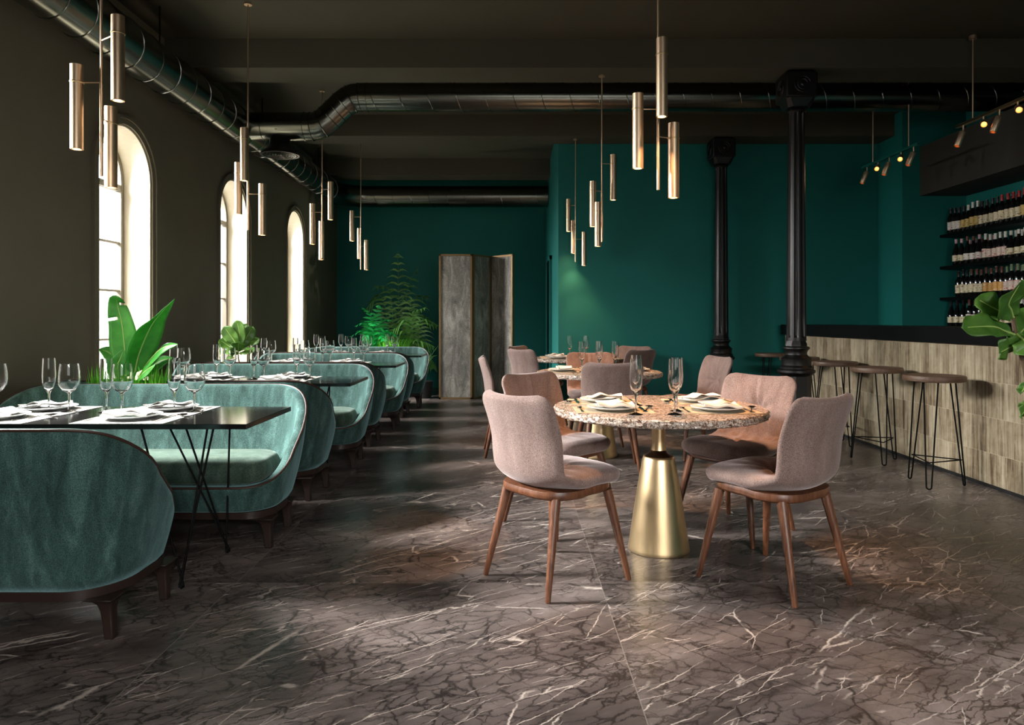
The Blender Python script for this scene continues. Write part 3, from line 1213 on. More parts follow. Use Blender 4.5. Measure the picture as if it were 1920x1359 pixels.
def make_sofa():
    t = thing('banquette_sofa', '', 'sofa')
    hx, y0, y1 = 0.825, 0.12, 0.645
    loop = rrect_loop(hx, y0, y1, 0.22, 0.19)

    def hh(y):
        pts = [(0.0, 0.81), (0.135, 0.81), (0.175, 0.79), (0.25, 0.715), (0.36, 0.59), (0.46, 0.46), (0.55, 0.37), (0.60, 0.342), (0.63, 0.335), (1, 0.335)]
        for (a, ha), (b, hb) in zip(pts, pts[1:]):
            if a <= y <= b:
                k = (y - a) / (b - a)
                return ha + (hb - ha) * k
        return 0.81
    # smooth the height along the loop
    H = [hh(p[1]) for p in loop]
    for _ in range(3):
        H = [(H[i - 1] + H[i] + H[(i + 1) % len(H)]) / 3 for i in range(len(H))]
    z0 = 0.2

    def off(z):
        k = max(0, (z - z0) / 0.61)
        return 0.095 * (1 - (1 - min(1, k)) ** 2.1) - (0.012 if z < z0 + 0.001 else 0)
    rows = []
    NO = 12
    for k in range(NO + 1):
        rows.append(('o', k / NO))
    for k in range(1, 6):
        rows.append(('t', k / 6))
    for k in range(0, 9):
        rows.append(('i', k / 8))
    pts_rows = []
    pipe = []
    for kind, q in rows:
        ring_ = []
        for (x, y, nx, ny), h in zip(loop, H):
            th = 0.055
            ho = off(h)
            if kind == 'o':
                qq = q
                z = z0 + (h - 0.012 - z0) * qq
                o_ = off(z)
                if q == 0:
                    o_ = off(z0) - 0.0
            elif kind == 't':
                a = PI * q
                z = h - 0.012 + 0.016 * math.sin(a)
                o_ = off(h - 0.012) - th / 2 + th / 2 * math.cos(a)
            else:
                zb = 0.31
                z = (h - 0.012) + (zb - (h - 0.012)) * q
                tt = th + 0.03 * (q ** 0.8) * min(1, (h - 0.335) / 0.3 + 0.0)
                o_ = off(z) - tt
            ring_.append((x + nx * o_, y + ny * o_, z))
        pts_rows.append(ring_)
    MB().rings(pts_rows, True, True, False).build('upholstered_shell', M['tealvelvet'], t, auto=0)
    for (x, y, nx, ny), h in zip(loop, H):
        o_ = off(h - 0.012) - 0.004
        pipe.append((x + nx * o_, y + ny * o_, h + 0.0))
    pipe.append(pipe[0])
    MB().tube(pipe, 0.006, 8, cap=False).build('piping', M['piping'], t)
    # deck under the cushion
    dk = rrect_loop(hx - 0.07, y0 + 0.06, y1 - 0.02, 0.2, 0.12)
    MB().rings([[(p[0], p[1], 0.29) for p in dk], [(p[0], p[1], 0.325) for p in dk]]).build('seat_deck', M['tealvelvet'], t)
    # cushion
    ck = rrect_loop(hx - 0.055, y0 + 0.06, y1 - 0.012, 0.16, 0.15)
    cr = []
    for q in range(0, 13):
        a = -PI / 2 + PI * q / 12
        ins = 0.06 * (1 - max(0.0, math.cos(a)) ** 0.8)
        cr.append([(p[0] - p[2] * ins, p[1] - p[3] * ins, 0.395 + 0.062 * math.sin(a)) for p in ck])
    for ins, zz in ((0.08, 0.462), (0.12, 0.4645)):
        cr.append([(p[0] - p[2] * min(ins, 0.17), p[1] - p[3] * ins, zz) for p in ck])
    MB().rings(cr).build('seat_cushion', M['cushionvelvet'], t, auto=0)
    # wood base band and legs
    bk = rrect_loop(hx - 0.008, y0 + 0.008, y1 - 0.008, 0.235, 0.145)
    MB().rings([[(p[0] - p[2] * 0.03, p[1] - p[3] * 0.03, 0.160) for p in bk], [(p[0] - p[2] * 0.004, p[1] - p[3] * 0.004, 0.163) for p in bk],
                [(p[0], p[1], 0.200) for p in bk]]).build('base_frame', M['darkwood'], t, auto=50)
    for sx in (-1, 1):
        for yy, xx in ((0.20, 0.765), (0.575, 0.785)):
            rs = []
            for z, w_, dx in ((0.0, 0.019, 0.012), (0.06, 0.021, 0.008), (0.11, 0.024, 0.003), (0.135, 0.03, 0.0), (0.15, 0.04, -0.005), (0.162, 0.062, -0.012)):
                cx = sx * (xx + dx)
                rs.append([(cx - w_, yy - w_ * 0.95, z), (cx + w_, yy - w_ * 0.95, z), (cx + w_, yy + w_ * 0.95, z), (cx - w_, yy + w_ * 0.95, z)])
            MB().rings(rs).build('leg', M['darkwood'], t, auto=60, bevel=0.006)
    return Proto(t)


SF = make_sofa()
PY = 1.97
ordn = ('nearest', 'second', 'third', 'farthest')
for k in range(4):
    SF.place((-2.08, 4.27 + PY * k, 0), PI, 'teal velvet banquette facing the camera behind the %s black booth table' % ordn[k], 'teal velvet banquettes')
SF.place((-2.22, 2.44, 0), 0, 'large teal velvet banquette in the left foreground, its back to the camera', 'teal velvet banquettes', (0.91, 1, 1))
for k in range(1, 4):
    SF.place((-2.13, 2.48 + PY * k, 0), 0, 'teal velvet banquette facing away from the camera at the %s black booth table' % ordn[k], 'teal velvet banquettes')

# ------------------------------------------------------------------ booth tables


def make_booth_table():
    t = thing('booth_table', '', 'table')
    TX0, TX1, D = -2.93 + 2.05, -1.162 + 2.05, 0.62
    MB().box(TX0, TX1, 0, D, 0.722, 0.745).build('tabletop', M['black'], t, smooth=False, bevel=0.0015)
    for s in (1, -1):
        for foot, tops in (((0.576, 0.06), ((0.72, 0.06), (0.57, 0.36), (0.35, 0.14))), ((0.587, 0.54), ((0.60, 0.54), (0.45, 0.34), (0.28, 0.49)))):
            mb = MB()
            f = Vector((foot[0] * s, foot[1], 0.007))
            for i, tp in enumerate(tops):
                dx = (i - 1) * 0.008
                mb.tube([(f.x + dx * 0.4, f.y, 0.008), (f.x + dx, f.y, 0.022), (tp[0] * s, tp[1], 0.723)], 0.0052, 8)
            mb.tube([(f.x - 0.01, f.y, 0.016), (f.x, f.y, 0.0065), (f.x + 0.01, f.y, 0.016)], 0.006, 8)
            mb.build('leg', M['blackmetal'], t)
    return Proto(t)


BT = make_booth_table()
for k in range(4):
    BT.place((-2.05, 3.06 + PY * k, 0), 0, '%s glossy black booth table on thin crossed wire legs' % ordn[k], 'black booth tables')

# ------------------------------------------------------------------ table ware


def make_flute():
    t = MB().lathe([(0.0, 0.0), (0.033, 0.0), (0.034, 0.0015), (0.02, 0.005), (0.006, 0.010), (0.0042, 0.03), (0.0045, 0.085), (0.009, 0.098), (0.022, 0.118), (0.029, 0.145), (0.031, 0.175),
                    (0.029, 0.22), (0.0267, 0.262), (0.0265, 0.265), (0.0255, 0.265), (0.0257, 0.262), (0.0277, 0.22), (0.0297, 0.175), (0.0277, 0.147), (0.021, 0.121), (0.009, 0.1035), (0.0, 0.1025)], 28, cap0=False, cap1=False)
    return Proto(tag(t.build('champagne_flute', M['glass'], auto=60), '', 'glass'))


def make_wine():
    t = MB().lathe([(0.0, 0.0), (0.036, 0.0), (0.037, 0.0015), (0.02, 0.005), (0.006, 0.010), (0.0045, 0.03), (0.0048, 0.085), (0.010, 0.095), (0.030, 0.108), (0.045, 0.130), (0.049, 0.155),
                    (0.047, 0.195), (0.0413, 0.234), (0.041, 0.237), (0.040, 0.237), (0.0403, 0.234), (0.0458, 0.195), (0.0477, 0.155), (0.0437, 0.132), (0.029, 0.111), (0.009, 0.1), (0.0, 0.0995)], 32, cap0=False, cap1=False)
    return Proto(tag(t.build('wine_glass', M['glass'], auto=60), '', 'glass'))


def make_plate():
    t = MB().lathe([(0.0, 0.004), (0.06, 0.0), (0.075, 0.001), (0.085, 0.004), (0.125, 0.016), (0.13, 0.0185), (0.129, 0.0205), (0.12, 0.0195), (0.088, 0.0085), (0.0, 0.0075)], 48, cap0=False, cap1=False)
    return Proto(tag(t.build('dinner_plate', M['china'], auto=0), '', 'plate'))


def make_napkin(mat):
    # a folded napkin: two stacked rippling sheets joined along a fold
    mb = MB()
    nx, ny = 26, 12
    W, D = 0.19, 0.115

    def z(layer, a, b):
        wv = 0.011 * math.sin(a * 5.2 + 0.6 + layer * 0.5) * (0.4 + 0.6 * b) + 0.006 * math.sin(a * 9 + 2 + b * 2)
        return 0.020 + layer * 0.009 + max(-0.005, wv) + 0.016 * math.exp(-((a - 0.62) / 0.16) ** 2) * (0.5 + 0.5 * b) * (layer + 0.3)
    for layer in (0, 1):
        top, bot = [], []
        for i in range(nx + 1):
            a = i / nx
            for j in range(ny + 1):
                b = j / ny
                x = (a - 0.5) * W + 0.012 * (b - 0.5) + layer * 0.004
                y = (b - 0.5) * D * (1 - 0.18 * abs(a - 0.5)) + layer * 0.006
                zz = z(layer, a, b)
                top.append((x, y, zz + 0.0032))
                bot.append((x, y, zz - 0.0005))
        n = (nx + 1) * (ny + 1)
        fs = []

        def ix(i, j):
            return i * (ny + 1) + j
        for i in range(nx):
            for j in range(ny):
                fs.append((ix(i, j), ix(i + 1, j), ix(i + 1, j + 1), ix(i, j + 1)))
                fs.append((n + ix(i, j), n + ix(i, j + 1), n + ix(i + 1, j + 1), n + ix(i + 1, j)))
        for i in range(nx):
            fs.append((ix(i, 0), n + ix(i, 0), n + ix(i + 1, 0), ix(i + 1, 0)))
            fs.append((ix(i, ny), ix(i + 1, ny), n + ix(i + 1, ny), n + ix(i, ny)))
        for j in range(ny):
            fs.append((ix(0, j), ix(0, j + 1), n + ix(0, j + 1), n + ix(0, j)))
            fs.append((ix(nx, j), n + ix(nx, j), n + ix(nx, j + 1), ix(nx, j + 1)))
        mb.add(top + bot, fs)
    # the rolled fold on one long side
    pts = [((i / nx - 0.5) * W, -D / 2, z(0, i / nx, 0) + 0.005) for i in range(nx + 1)]
    mb.tube(pts, 0.0065, 8)
    return Proto(tag(mb.build('folded_napkin', mat, auto=60), '', 'napkin'))


def flat_strip(mb, pts, zf, th=0.0018):
    """pts: (y, halfwidth); zf(y)-> z"""
    rs = [[(-w_, y, zf(y)), (w_, y, zf(y)), (w_, y, zf(y) + th), (-w_, y, zf(y) + th)] for y, w_ in pts]
    mb.rings(rs)


def make_fork():
    mb = MB()
    zf = lambda y: 0.001 + 0.006 * math.exp(-((y - 0.05) / 0.03) ** 2)
    flat_strip(mb, [(-0.10, 0.004), (-0.097, 0.0065), (-0.08, 0.0065), (-0.02, 0.0032), (0.02, 0.0032), (0.035, 0.006), (0.045, 0.0105), (0.055, 0.0115)], zf)
    for k in range(4):
        x = -0.0095 + k * 0.00633
        mb.box(x - 0.0014, x + 0.0014, 0.054, 0.098, 0.002, 0.0042)
    return Proto(tag(mb.build('fork', M['steel'], smooth=False), '', 'fork'))


def make_knife():
    mb = MB()
    flat_strip(mb, [(-0.11, 0.005), (-0.105, 0.007), (-0.02, 0.006), (0.0, 0.0045), (0.01, 0.0085), (0.07, 0.0095), (0.10, 0.006), (0.115, 0.001)], lambda y: 0.0008, 0.003)
    return Proto(tag(mb.build('knife', M['steel'], smooth=False), '', 'knife'))


def make_spoon():
    mb = MB()
    zf = lambda y: 0.002 + (0.006 * max(0, min(1, (0.03 - abs(y - 0.01)) / 0.03)))
    flat_strip(mb, [(-0.10, 0.003), (-0.097, 0.006), (-0.08, 0.006), (-0.03, 0.003), (0.03, 0.0025), (0.042, 0.004)], zf)
    bowl = []
    for r in (0.0, 0.35, 0.65, 0.88, 1.0):
        bowl.append([(0.019 * r * math.cos(2 * PI * k / 18), 0.07 + 0.031 * r * math.sin(2 * PI * k / 18), 0.0025 + 0.008 * r * r) for k in range(18)])
    for r in (0.96, 0.6, 0.0):
        bowl.append([(0.019 * r * math.cos(2 * PI * k / 18), 0.07 + 0.031 * r * math.sin(2 * PI * k / 18), 0.001 + 0.008 * r * r) for k in range(18)])
    mb.rings(bowl, True, False, False)
    return Proto(tag(mb.build('spoon', M['steel'], auto=0), '', 'spoon'))


FL, WG, PL = make_flute(), make_wine(), make_plate()
NW, NCm = make_napkin(M['linen']), make_napkin(M['napkin'])
FK, KN, SP = make_fork(), make_knife(), make_spoon()


def make_runner():
    mb = MB()
    mb.box(-0.205, 0.205, -0.309, 0.309, 0, 0.0025)
    return Proto(tag(mb.build('table_runner', M['runner'], smooth=False), '', 'table runner'))


RN = make_runner()
TZ = 0.745
g_ = 'on the %s black booth table'
for k in range(4):
    y0 = 3.06 + PY * k
    for si, (xr, side) in enumerate(((-1.735, 'aisle'), (-2.355, 'window'))):
        RN.place((xr, y0 + 0.31, TZ), 0, 'white %s-side runner laid across the %s black booth table' % (side, ordn[k]), 'white table runners')
        # near and far settings share the runner
        for near in (True, False):
            nf = 'near' if near else 'far'
            py = y0 + (0.165 if near else 0.475)
            px = xr - (0.015 if near else -0.015)
            fl = 1 if near else -1
            rz = 0 if near else PI
            what = '%s %s-side place of the %s booth table' % (nf, side, ordn[k])
            PL.place((px, py, TZ + 0.0025), 0, 'white dinner plate at the ' + what, 'white plates on the booth tables')
            NW.place((px - 0.01, py, TZ + 0.0025), rz + 0.12, 'folded white napkin on the plate at the ' + what, 'white napkins on the booth tables')
            if near:
                FL.place((xr + 0.065, y0 + 0.40, TZ + 0.0025), 0, 'clear flute right of centre serving the ' + what, 'flutes on the booth tables')
                WG.place((xr + 0.165, y0 + 0.40, TZ + 0.0025), 0, 'clear wine glass right of centre serving the ' + what, 'wine glasses on the booth tables')
            else:
                FL.place((xr - 0.265, y0 + 0.39, TZ), 0, 'clear flute left of centre serving the ' + what, 'flutes on the booth tables')
                WG.place((xr - 0.185, y0 + 0.385, TZ + 0.0025), 0, 'clear wine glass left of centre serving the ' + what, 'wine glasses on the booth tables')
            if k < 3:
                zc_ = TZ + 0.003
                SP.place((px + 0.165 * fl, py + 0.01, zc_), rz - (0.5 if near else 0.2), 'steel spoon beside the plate at the ' + what, 'spoons on the booth tables')
                FK.place((px - 0.162 * fl, py, zc_), rz, 'steel fork beside the plate at the ' + what, 'forks on the booth tables')
                KN.place((px + 0.148 * fl, py, zc_), rz, 'steel knife beside the plate at the ' + what, 'knives on the booth tables')

# ------------------------------------------------------------------ round tables


def make_round_table():
    t = thing('round_table', '', 'table')
    n = 220
    rr = random.Random(3)
    prof = [(0.0, 0.706), (0.50, 0.706), (0.538, 0.709), (0.547, 0.715), (0.549, 0.722), (0.549, 0.730), (0.548, 0.738), (0.546, 0.744), (0.540, 0.748), (0.52, 0.75), (0.0, 0.75)]
    rings_ = []
    for i, (r, z) in enumerate(prof):
        ring_ = []
        for j in range(n):
            a = 2 * PI * j / n
            dr = rr.uniform(-0.007, 0.004) if 2 <= i <= 7 else 0
            dz = rr.uniform(-0.002, 0.002) if 2 <= i <= 6 else 0
            ring_.append(((r + dr) * math.cos(a), (r + dr) * math.sin(a), z + dz))
        rings_.append(ring_)
    MB().rings(rings_, True, False, False).build('tabletop', M['granite'], t, auto=28)
    MB().lathe([(0.0, 0.0), (0.158, 0.0), (0.160, 0.004), (0.157, 0.02), (0.145, 0.10), (0.127, 0.22), (0.108, 0.34), (0.092, 0.43), (0.083, 0.475), (0.079, 0.487), (0.074, 0.489), (0.0, 0.489)], 64, cap0=False, cap1=False).build('pedestal', M['brass'], t, auto=50)
    MB().lathe([(0.074, 0.4885), (0.062, 0.497), (0.046, 0.508), (0.040, 0.520)], 48).build('collar', M['brassdark'], t)
    MB().lathe([(0.041, 0.515), (0.037, 0.535), (0.035, 0.57), (0.036, 0.64), (0.040, 0.69), (0.10, 0.700), (0.10, 0.707)], 48).build('neck', M['brass'], t, auto=50)
    return Proto(t)


RT = make_round_table()
RTS = [(0.77, 3.675), (0.77, 6.18), (0.80, 8.38)]
rname = ('nearest', 'middle', 'farthest')
for (x, y), nn in zip(RTS, rname):
    RT.place((x, y, 0), rnd.uniform(0, 6), '%s round granite-topped table on a conical brass pedestal' % nn, 'round granite tables')


def make_mat():
    return Proto(tag(MB().box(-0.19, 0.19, -0.13, 0.13, 0, 0.002).build('place_mat', M['mat'], smooth=False), '', 'place mat'))


MT = make_mat()
TR = 0.75
for ti, ((tx, ty), nn) in enumerate(zip(RTS, rname)):
    if ti == 1:
        st = [(-PI / 2, 'front'), (PI, 'left'), (PI / 2, 'back'), (0, 'right')]
    else:
        st = [(R(218), 'front left'), (R(142), 'back left'), (R(38), 'back right'), (R(-42), 'front right')]
    for a, nm_ in st:
        c, s = math.cos(a), math.sin(a)
        # on the diagonal tables the mats lie square to the room
        rz = a + PI / 2 if ti == 1 else (0.0 if s < 0 else PI)
        rr_ = 0.355
        x, y = tx + c * rr_ * (0.95 if ti != 1 else 0.9), ty + s * rr_ * (0.80 if ti != 1 else 0.9)
        wh = '%s place of the %s round table' % (nm_, nn)
        MT.place((x, y, TR), rz, 'tan place mat at the ' + wh, 'tan place mats')
        PL.place((x, y, TR + 0.002), 0, 'white dinner plate at the ' + wh, 'white plates on the round tables')
        NCm.place((x + 0.01, y + 0.005, TR + 0.002), rz + 0.25 + rnd.uniform(-0.3, 0.3), 'cream folded napkin on the plate at the ' + wh, 'cream napkins on the round tables')
        if ti < 2:
            ca, sa = math.cos(rz), math.sin(rz)
            for PP, dx, dz, nam in ((FK, -0.16, 0, 'fork'), (KN, 0.148, 0, 'knife'), (SP, 0.172, 0, 'spoon')):
                PP.place((x + ca * dx, y + sa * dx, TR + 0.0025), rz - (0.35 if nam == 'spoon' else 0), 'steel %s beside the plate at the %s' % (nam, wh), nam + 's on the round tables')
fls = {0: [(0.59, 3.335, 'left'), (0.775, 3.335, 'right front'), (0.815, 3.46, 'right back'), (0.655, 3.70, 'rear')],
       1: [(0.605, 6.05, 'left'), (0.76, 6.08, 'middle'), (0.775, 6.25, 'rear'), (0.90, 6.10, 'right')],
       2: [(0.68, 8.25, 'left'), (0.875, 8.30, 'right'), (0.90, 8.45, 'rear')]}
for ti in fls:
    for x, y, nm_ in fls[ti]:
        FL.place((x, y, TR + (0.002 if False else 0)), 0, '%s clear champagne flute standing on the %s round granite table' % (nm_, rname[ti]), 'flutes on the round tables')

# ------------------------------------------------------------------ dining chairs


def make_chair():
    t = thing('dining_chair', '', 'chair')
    prof = [(0.262, 0.458), (0.21, 0.478), (0.08, 0.480), (-0.03, 0.470), (-0.11, 0.468), (-0.165, 0.482), (-0.198, 0.515), (-0.212, 0.575), (-0.222, 0.66), (-0.245, 0.76), (-0.278, 0.868)]
    NS, NX = 90, 56
    P, L = catmull([(0, y, z) for y, z in prof], NS)

    def lerp_tab(tab, s):
        for (a, va), (b, vb) in zip(tab, tab[1:]):
            if s <= b:
                k = (s - a) / (b - a)
                k = k * k * (3 - 2 * k)
                return va + (vb - va) * k
        return tab[-1][1]
    inner, outer = [], []
    for i in range(NS):
        s = i / (NS - 1)
        p = P[i]
        tn = (P[min(i + 1, NS - 1)] - P[max(i - 1, 0)]).normalized()
        n = Vector((0, tn.z, -tn.y))
        arc = s * L
        w_ = lerp_tab([(0, 0.236), (0.25, 0.247), (0.46, 0.236), (0.62, 0.236), (1.0, 0.243)], s)
        T = lerp_tab([(0, 0.040), (0.3, 0.040), (0.5, 0.026), (0.7, 0.025), (1.0, 0.023)], s)
        cb = lerp_tab([(0, 0.0), (0.3, 0.01), (0.5, 0.045), (0.75, 0.05), (1.0, 0.035)], s)
        for e, Rr in ((arc, 0.11), (L - arc, 0.075)):
            if e < Rr:
                w_ -= Rr * (1 - math.sqrt(max(0, 1 - ((Rr - e) / Rr) ** 2)))
        et = 1.0
        for e in (arc, L - arc):
            if e < T:
                et = min(et, math.sqrt(max(0, 1 - ((T - e) / T) ** 2)))
        ri, ro = [], []
        for k in range(NX + 1):
            q = -1 + 2 * k / NX
            xi = math.sin(q * PI / 2) * 0.7 + q * 0.3
            xi = max(-1, min(1, xi))
            x = xi * w_
            edge = (max(0, 1 - abs(xi) ** 7)) ** 0.5
            up = n * (cb * xi * xi)
            th = T * edge * et
            # tufting on the sitter's side
            dent = 0.0
            if 0.05 < s < 0.97:
                for bs, A in ((0.31, 0.030), (0.745, 0.032)):
                    dx, da = x, (s - bs) * L
                    r = math.hypot(dx, da) + 1e-6
                    ph = math.atan2(da, dx)
                    dent += A * math.exp(-(r / 0.055) ** 2)
                    dent += 0.009 * math.cos(9 * ph + 0.7) * math.exp(-(r / 0.14) ** 2) * min(1, r / 0.03)
                if s > 0.745:
                    dent += 0.013 * math.exp(-((x - 0.012 - 0.03 * (s - 0.745)) / 0.010) ** 2) * min(1, (1 - s) / 0.06)
                    dent += 0.007 * math.exp(-((x + 0.030) / 0.012) ** 2)
                if 0.44 < s < 0.60:
                    dent += 0.006 * math.sin(x * 85) * math.exp(-((s - 0.51) / 0.035) ** 2)
                puff = 0.006 * math.cos(min(1, abs(xi)) * PI / 2)
                dent -= puff
            ri.append(Vector((x, 0, 0)) + Vector((0, p.y, p.z)) + up + n * (th - dent * edge * et))
            ro.append(Vector((x, 0, 0)) + Vector((0, p.y, p.z)) + up - n * th)
        inner.append(ri)
        outer.append(ro)

    def part(name, i0, i1):
        mb = MB()
        rs = []
        for i in range(i0, i1 + 1):
            rs.append(inner[i] + list(reversed(outer[i]))[1:-1])
        mb.rings(rs, True, i0 == 0, i1 == NS - 1)
        return mb.build(name, M['pinkvelvet'], t, auto=0)
    cut = int(NS * 0.50)
    part('seat', 0, cut)
    part('backrest', cut, NS - 1)
    # welt along the rim
    rim = [(inner[i][0] + outer[i][0]) / 2 + Vector((-0.001, 0, 0)) for i in range(2, NS - 1)] + [(inner[NS - 2][k] + outer[NS - 2][k]) / 2 for k in range(1, NX)] + \
          [(inner[i][-1] + outer[i][-1]) / 2 + Vector((0.001, 0, 0)) for i in range(NS - 2, 1, -1)]
    # walnut seat frame
    loop = []
    for k in range(56):
        a = 2 * PI * k / 56
        c, s = math.cos(a), math.sin(a)
        e = 2 / 3.1
        loop.append((0.222 * math.copysign(abs(c) ** e, c), 0.018 + 0.218 * math.copysign(abs(s) ** e, s)))
    rs = []
    for sc_, z in ((0.90, 0.408), (0.965, 0.410), (1.0, 0.420), (1.0, 0.434), (0.985, 0.447)):
        rs.append([(x * sc_, 0.018 + (y - 0.018) * sc_, z + 0.006 * (y > 0)) for x, y in loop])
    MB().rings(rs).build('seat_frame', M['walnut'], t, auto=50)
    for x0, y0_, x1, y1_ in ((0.165, -0.14, 0.215, -0.235), (-0.165, -0.14, -0.215, -0.235), (0.185, 0.17, 0.26, 0.235), (-0.185, 0.17, -0.26, 0.235)):
        a, b = Vector((x0, y0_, 0.415)), Vector((x1, y1_, 0.0))
        MB().tube([a, a.lerp(b, 0.12), a.lerp(b, 0.55), b + (a - b) * 0.015, b], [0.0225, 0.022, 0.0175, 0.0125, 0.010], 14).build('leg', M['walnut'], t, auto=60)
    return Proto(t)


CH = make_chair()


def chair(x, y, fx, fy, label):
    # local +Y is the direction the chair faces
    CH.place((x, y, 0), math.atan2(fy, fx) - PI / 2, label, 'dusty pink dining chairs')


chair(0.193, 3.281, math.cos(R(40)), math.sin(R(40)), 'pink velvet chair at the front left of the nearest round table, back towards the camera')
chair(1.219, 3.233, -0.58, 0.815, 'pink velvet chair at the front right of the nearest round table, back towards the camera')
chair(1.288, 4.018, -0.788, -0.616, 'pink velvet chair at the back right of the nearest round table, its tufted front visible')
chair(0.27, 4.15, 0.68, -0.73, 'pink velvet chair behind the front left chair of the nearest round table')
chair(0.775, 5.62, 0, 1, 'pink velvet chair with its back square to the camera, at the middle round table')
chair(-0.01, 6.30, 1, 0.05, 'pink velvet chair seen edge-on at the left side of the middle round table')
chair(0.785, 6.83, 0, -1, 'pink velvet chair facing the camera behind the middle round table')
chair(1.63, 6.25, -0.97, -0.24, 'pink velvet chair standing away at the right of the middle round table before the column')
chair(0.28, 8.02, 0.77, 0.64, 'pink velvet chair at the front left of the farthest round table')
chair(0.27, 8.72, 0.85, -0.53, 'pink velvet chair at the back left of the farthest round table, in the alcove opening')
chair(1.40, 8.60, -0.6, -0.8, 'pink velvet chair at the back right of the farthest round table, against the teal wall')
chair(1.29, 7.92, -0.6, 0.8, 'pink velvet chair at the front right of the farthest round table, back towards the camera')

# ------------------------------------------------------------------ plants


def leaf(path, width, wdir, fold=0.25, prof=None, wave=0.0, wn=6, nx=8, ns=22, seed=0, tears=False):
    """mesh of one leaf blade: path control points, half width, side direction"""
    P, L = catmull(path, ns)
    wdir = Vector(wdir).normalized()
    r_ = random.Random(seed)
    mb = MB()
    prof = prof or (lambda s: math.sin(PI * min(1, s ** 0.8)) ** 0.7)
    rows = []
    for i, p in enumerate(P):
        s = i / (ns - 1)
        tn = (P[min(i + 1, ns - 1)] - P[max(0, i - 1)]).normalized()
        side = (wdir - tn * wdir.dot(tn)).normalized()
        nrm = side.cross(tn)
        h = width * prof(s)
        row = []
        for k in range(nx + 1):
            q = -1 + 2 * k / nx
            ww = wave * math.sin(wn * s * PI + (1 if q > 0 else 0) * 1.3 + seed) * abs(q)
            row.append(p + side * (q * h) + nrm * (fold * abs(q) * h + ww))
        rows.append(row)
    vs = [p for r in rows for p in r]
    fs = []
    for i in range(ns - 1):
        for k in range(nx):
            if tears and (k < 3 or k > nx - 4) and i in tears:
                if (k < nx // 2) == (i % 2 == 0):
                    continue
            a = i * (nx + 1) + k
            fs.append((a, a + 1, a + nx + 2, a + nx + 1))
    mb.add(vs, fs)
    return mb, P


def add_leaf(parent, mat, path, width, wdir, name='leaf', veins=True, petiole=None, **kw):
    mb, P = leaf(path, width, wdir, **kw)
    o = mb.build(name, mat, parent, auto=0)
    sd = o.modifiers.new('thick', 'SOLIDIFY')
    sd.thickness = 0.0012
    if veins:
        MB().tube(P[:-2], [0.004 * (1 - i / len(P)) + 0.0012 for i in range(len(P) - 2)], 6).build('midrib', M['vein'], o)
    if petiole is not None:
        MB().tube([petiole, (Vector(petiole) + P[0]) / 2, P[0] + (P[1] - P[0]) * 0.3], 0.005, 6).build('petiole', mat, parent)
    return o


def loc_at(u, v, y, base):
    return at(u, v, y) - Vector(base)


# banana plant in a slim planter between the first pair of sofas
PB = (-2.42, 4.36, 0)
t = thing('banana_plant', 'broad-leaved banana plant rising behind the nearest banquette before the window', 'plant', PB)
MB().box(-0.42, 0.42, -0.07, 0.07, 0, 0.60).build('planter', M['pot'], t, smooth=False, bevel=0.006)
MB().box(-0.41, 0.41, -0.062, 0.062, 0.60, 0.61).build('soil', M['soil'], t, smooth=False)


def bl(pts, w_, wd, **kw):
    path = [loc_at(u, v, 4.36 + dy, PB) for u, v, dy in pts]
    add_leaf(t, M['banana'], path, w_, wd, petiole=(path[0].x * 0.6 + 0.0, path[0].y * 0.3, 0.60), **kw)


ob = lambda s: (0.10 + 0.9 * math.sin(PI * min(1, (s * 0.93 + 0.035)) ** 0.75) ** 0.55) if s < 0.97 else 0.55 - (s - 0.97) * 12
bl([(240, 708, 0), (235, 660, 0.0), (229, 610, -0.01), (221, 575, -0.03), (217, 554, -0.08)], 0.085, (1, 0.1, 0.05), fold=0.12, prof=ob, ns=30, tears=(20, 25), wave=0.004)
bl([(252, 700, 0.0), (262, 660, -0.02), (284, 610, -0.05), (308, 580, -0.09), (328, 560, -0.12)], 0.085, (0.75, 0.35, 0.55), fold=0.28, prof=lambda s: math.sin(PI * s ** 0.72) ** 0.85 if s < 1 else 0, seed=2)
bl([(262, 704, 0.0), (280, 676, -0.03), (305, 652, -0.06), (334, 645, -0.08)], 0.05, (0.2, 0.5, 0.85), fold=0.25, seed=3, prof=lambda s: math.sin(PI * s ** 0.8) ** 0.8 if s < 1 else 0)
bl([(262, 706, 0.0), (282, 690, 0.03), (302, 676, 0.05), (326, 672, 0.06)], 0.055, (0.1, 0.6, 0.8), fold=0.2, seed=4, prof=lambda s: math.sin(PI * s ** 0.8) ** 0.8 if s < 1 else 0)
bl([(238, 706, 0.0), (222, 682, 0.02), (206, 662, 0.04), (186, 654, 0.06)], 0.055, (0.5, 0.4, 0.75), fold=0.2, seed=5)
bl([(258, 712, -0.02), (268, 700, -0.05), (280, 690, -0.06), (291, 684, -0.07)], 0.04, (0.3, 0.2, 0.9), fold=0.1, seed=6)
bl([(222, 712, -0.01), (218, 690, -0.02), (226, 672, -0.03), (232, 655, -0.03)], 0.05, (1, 0.2, 0.1), fold=0.15, seed=7)


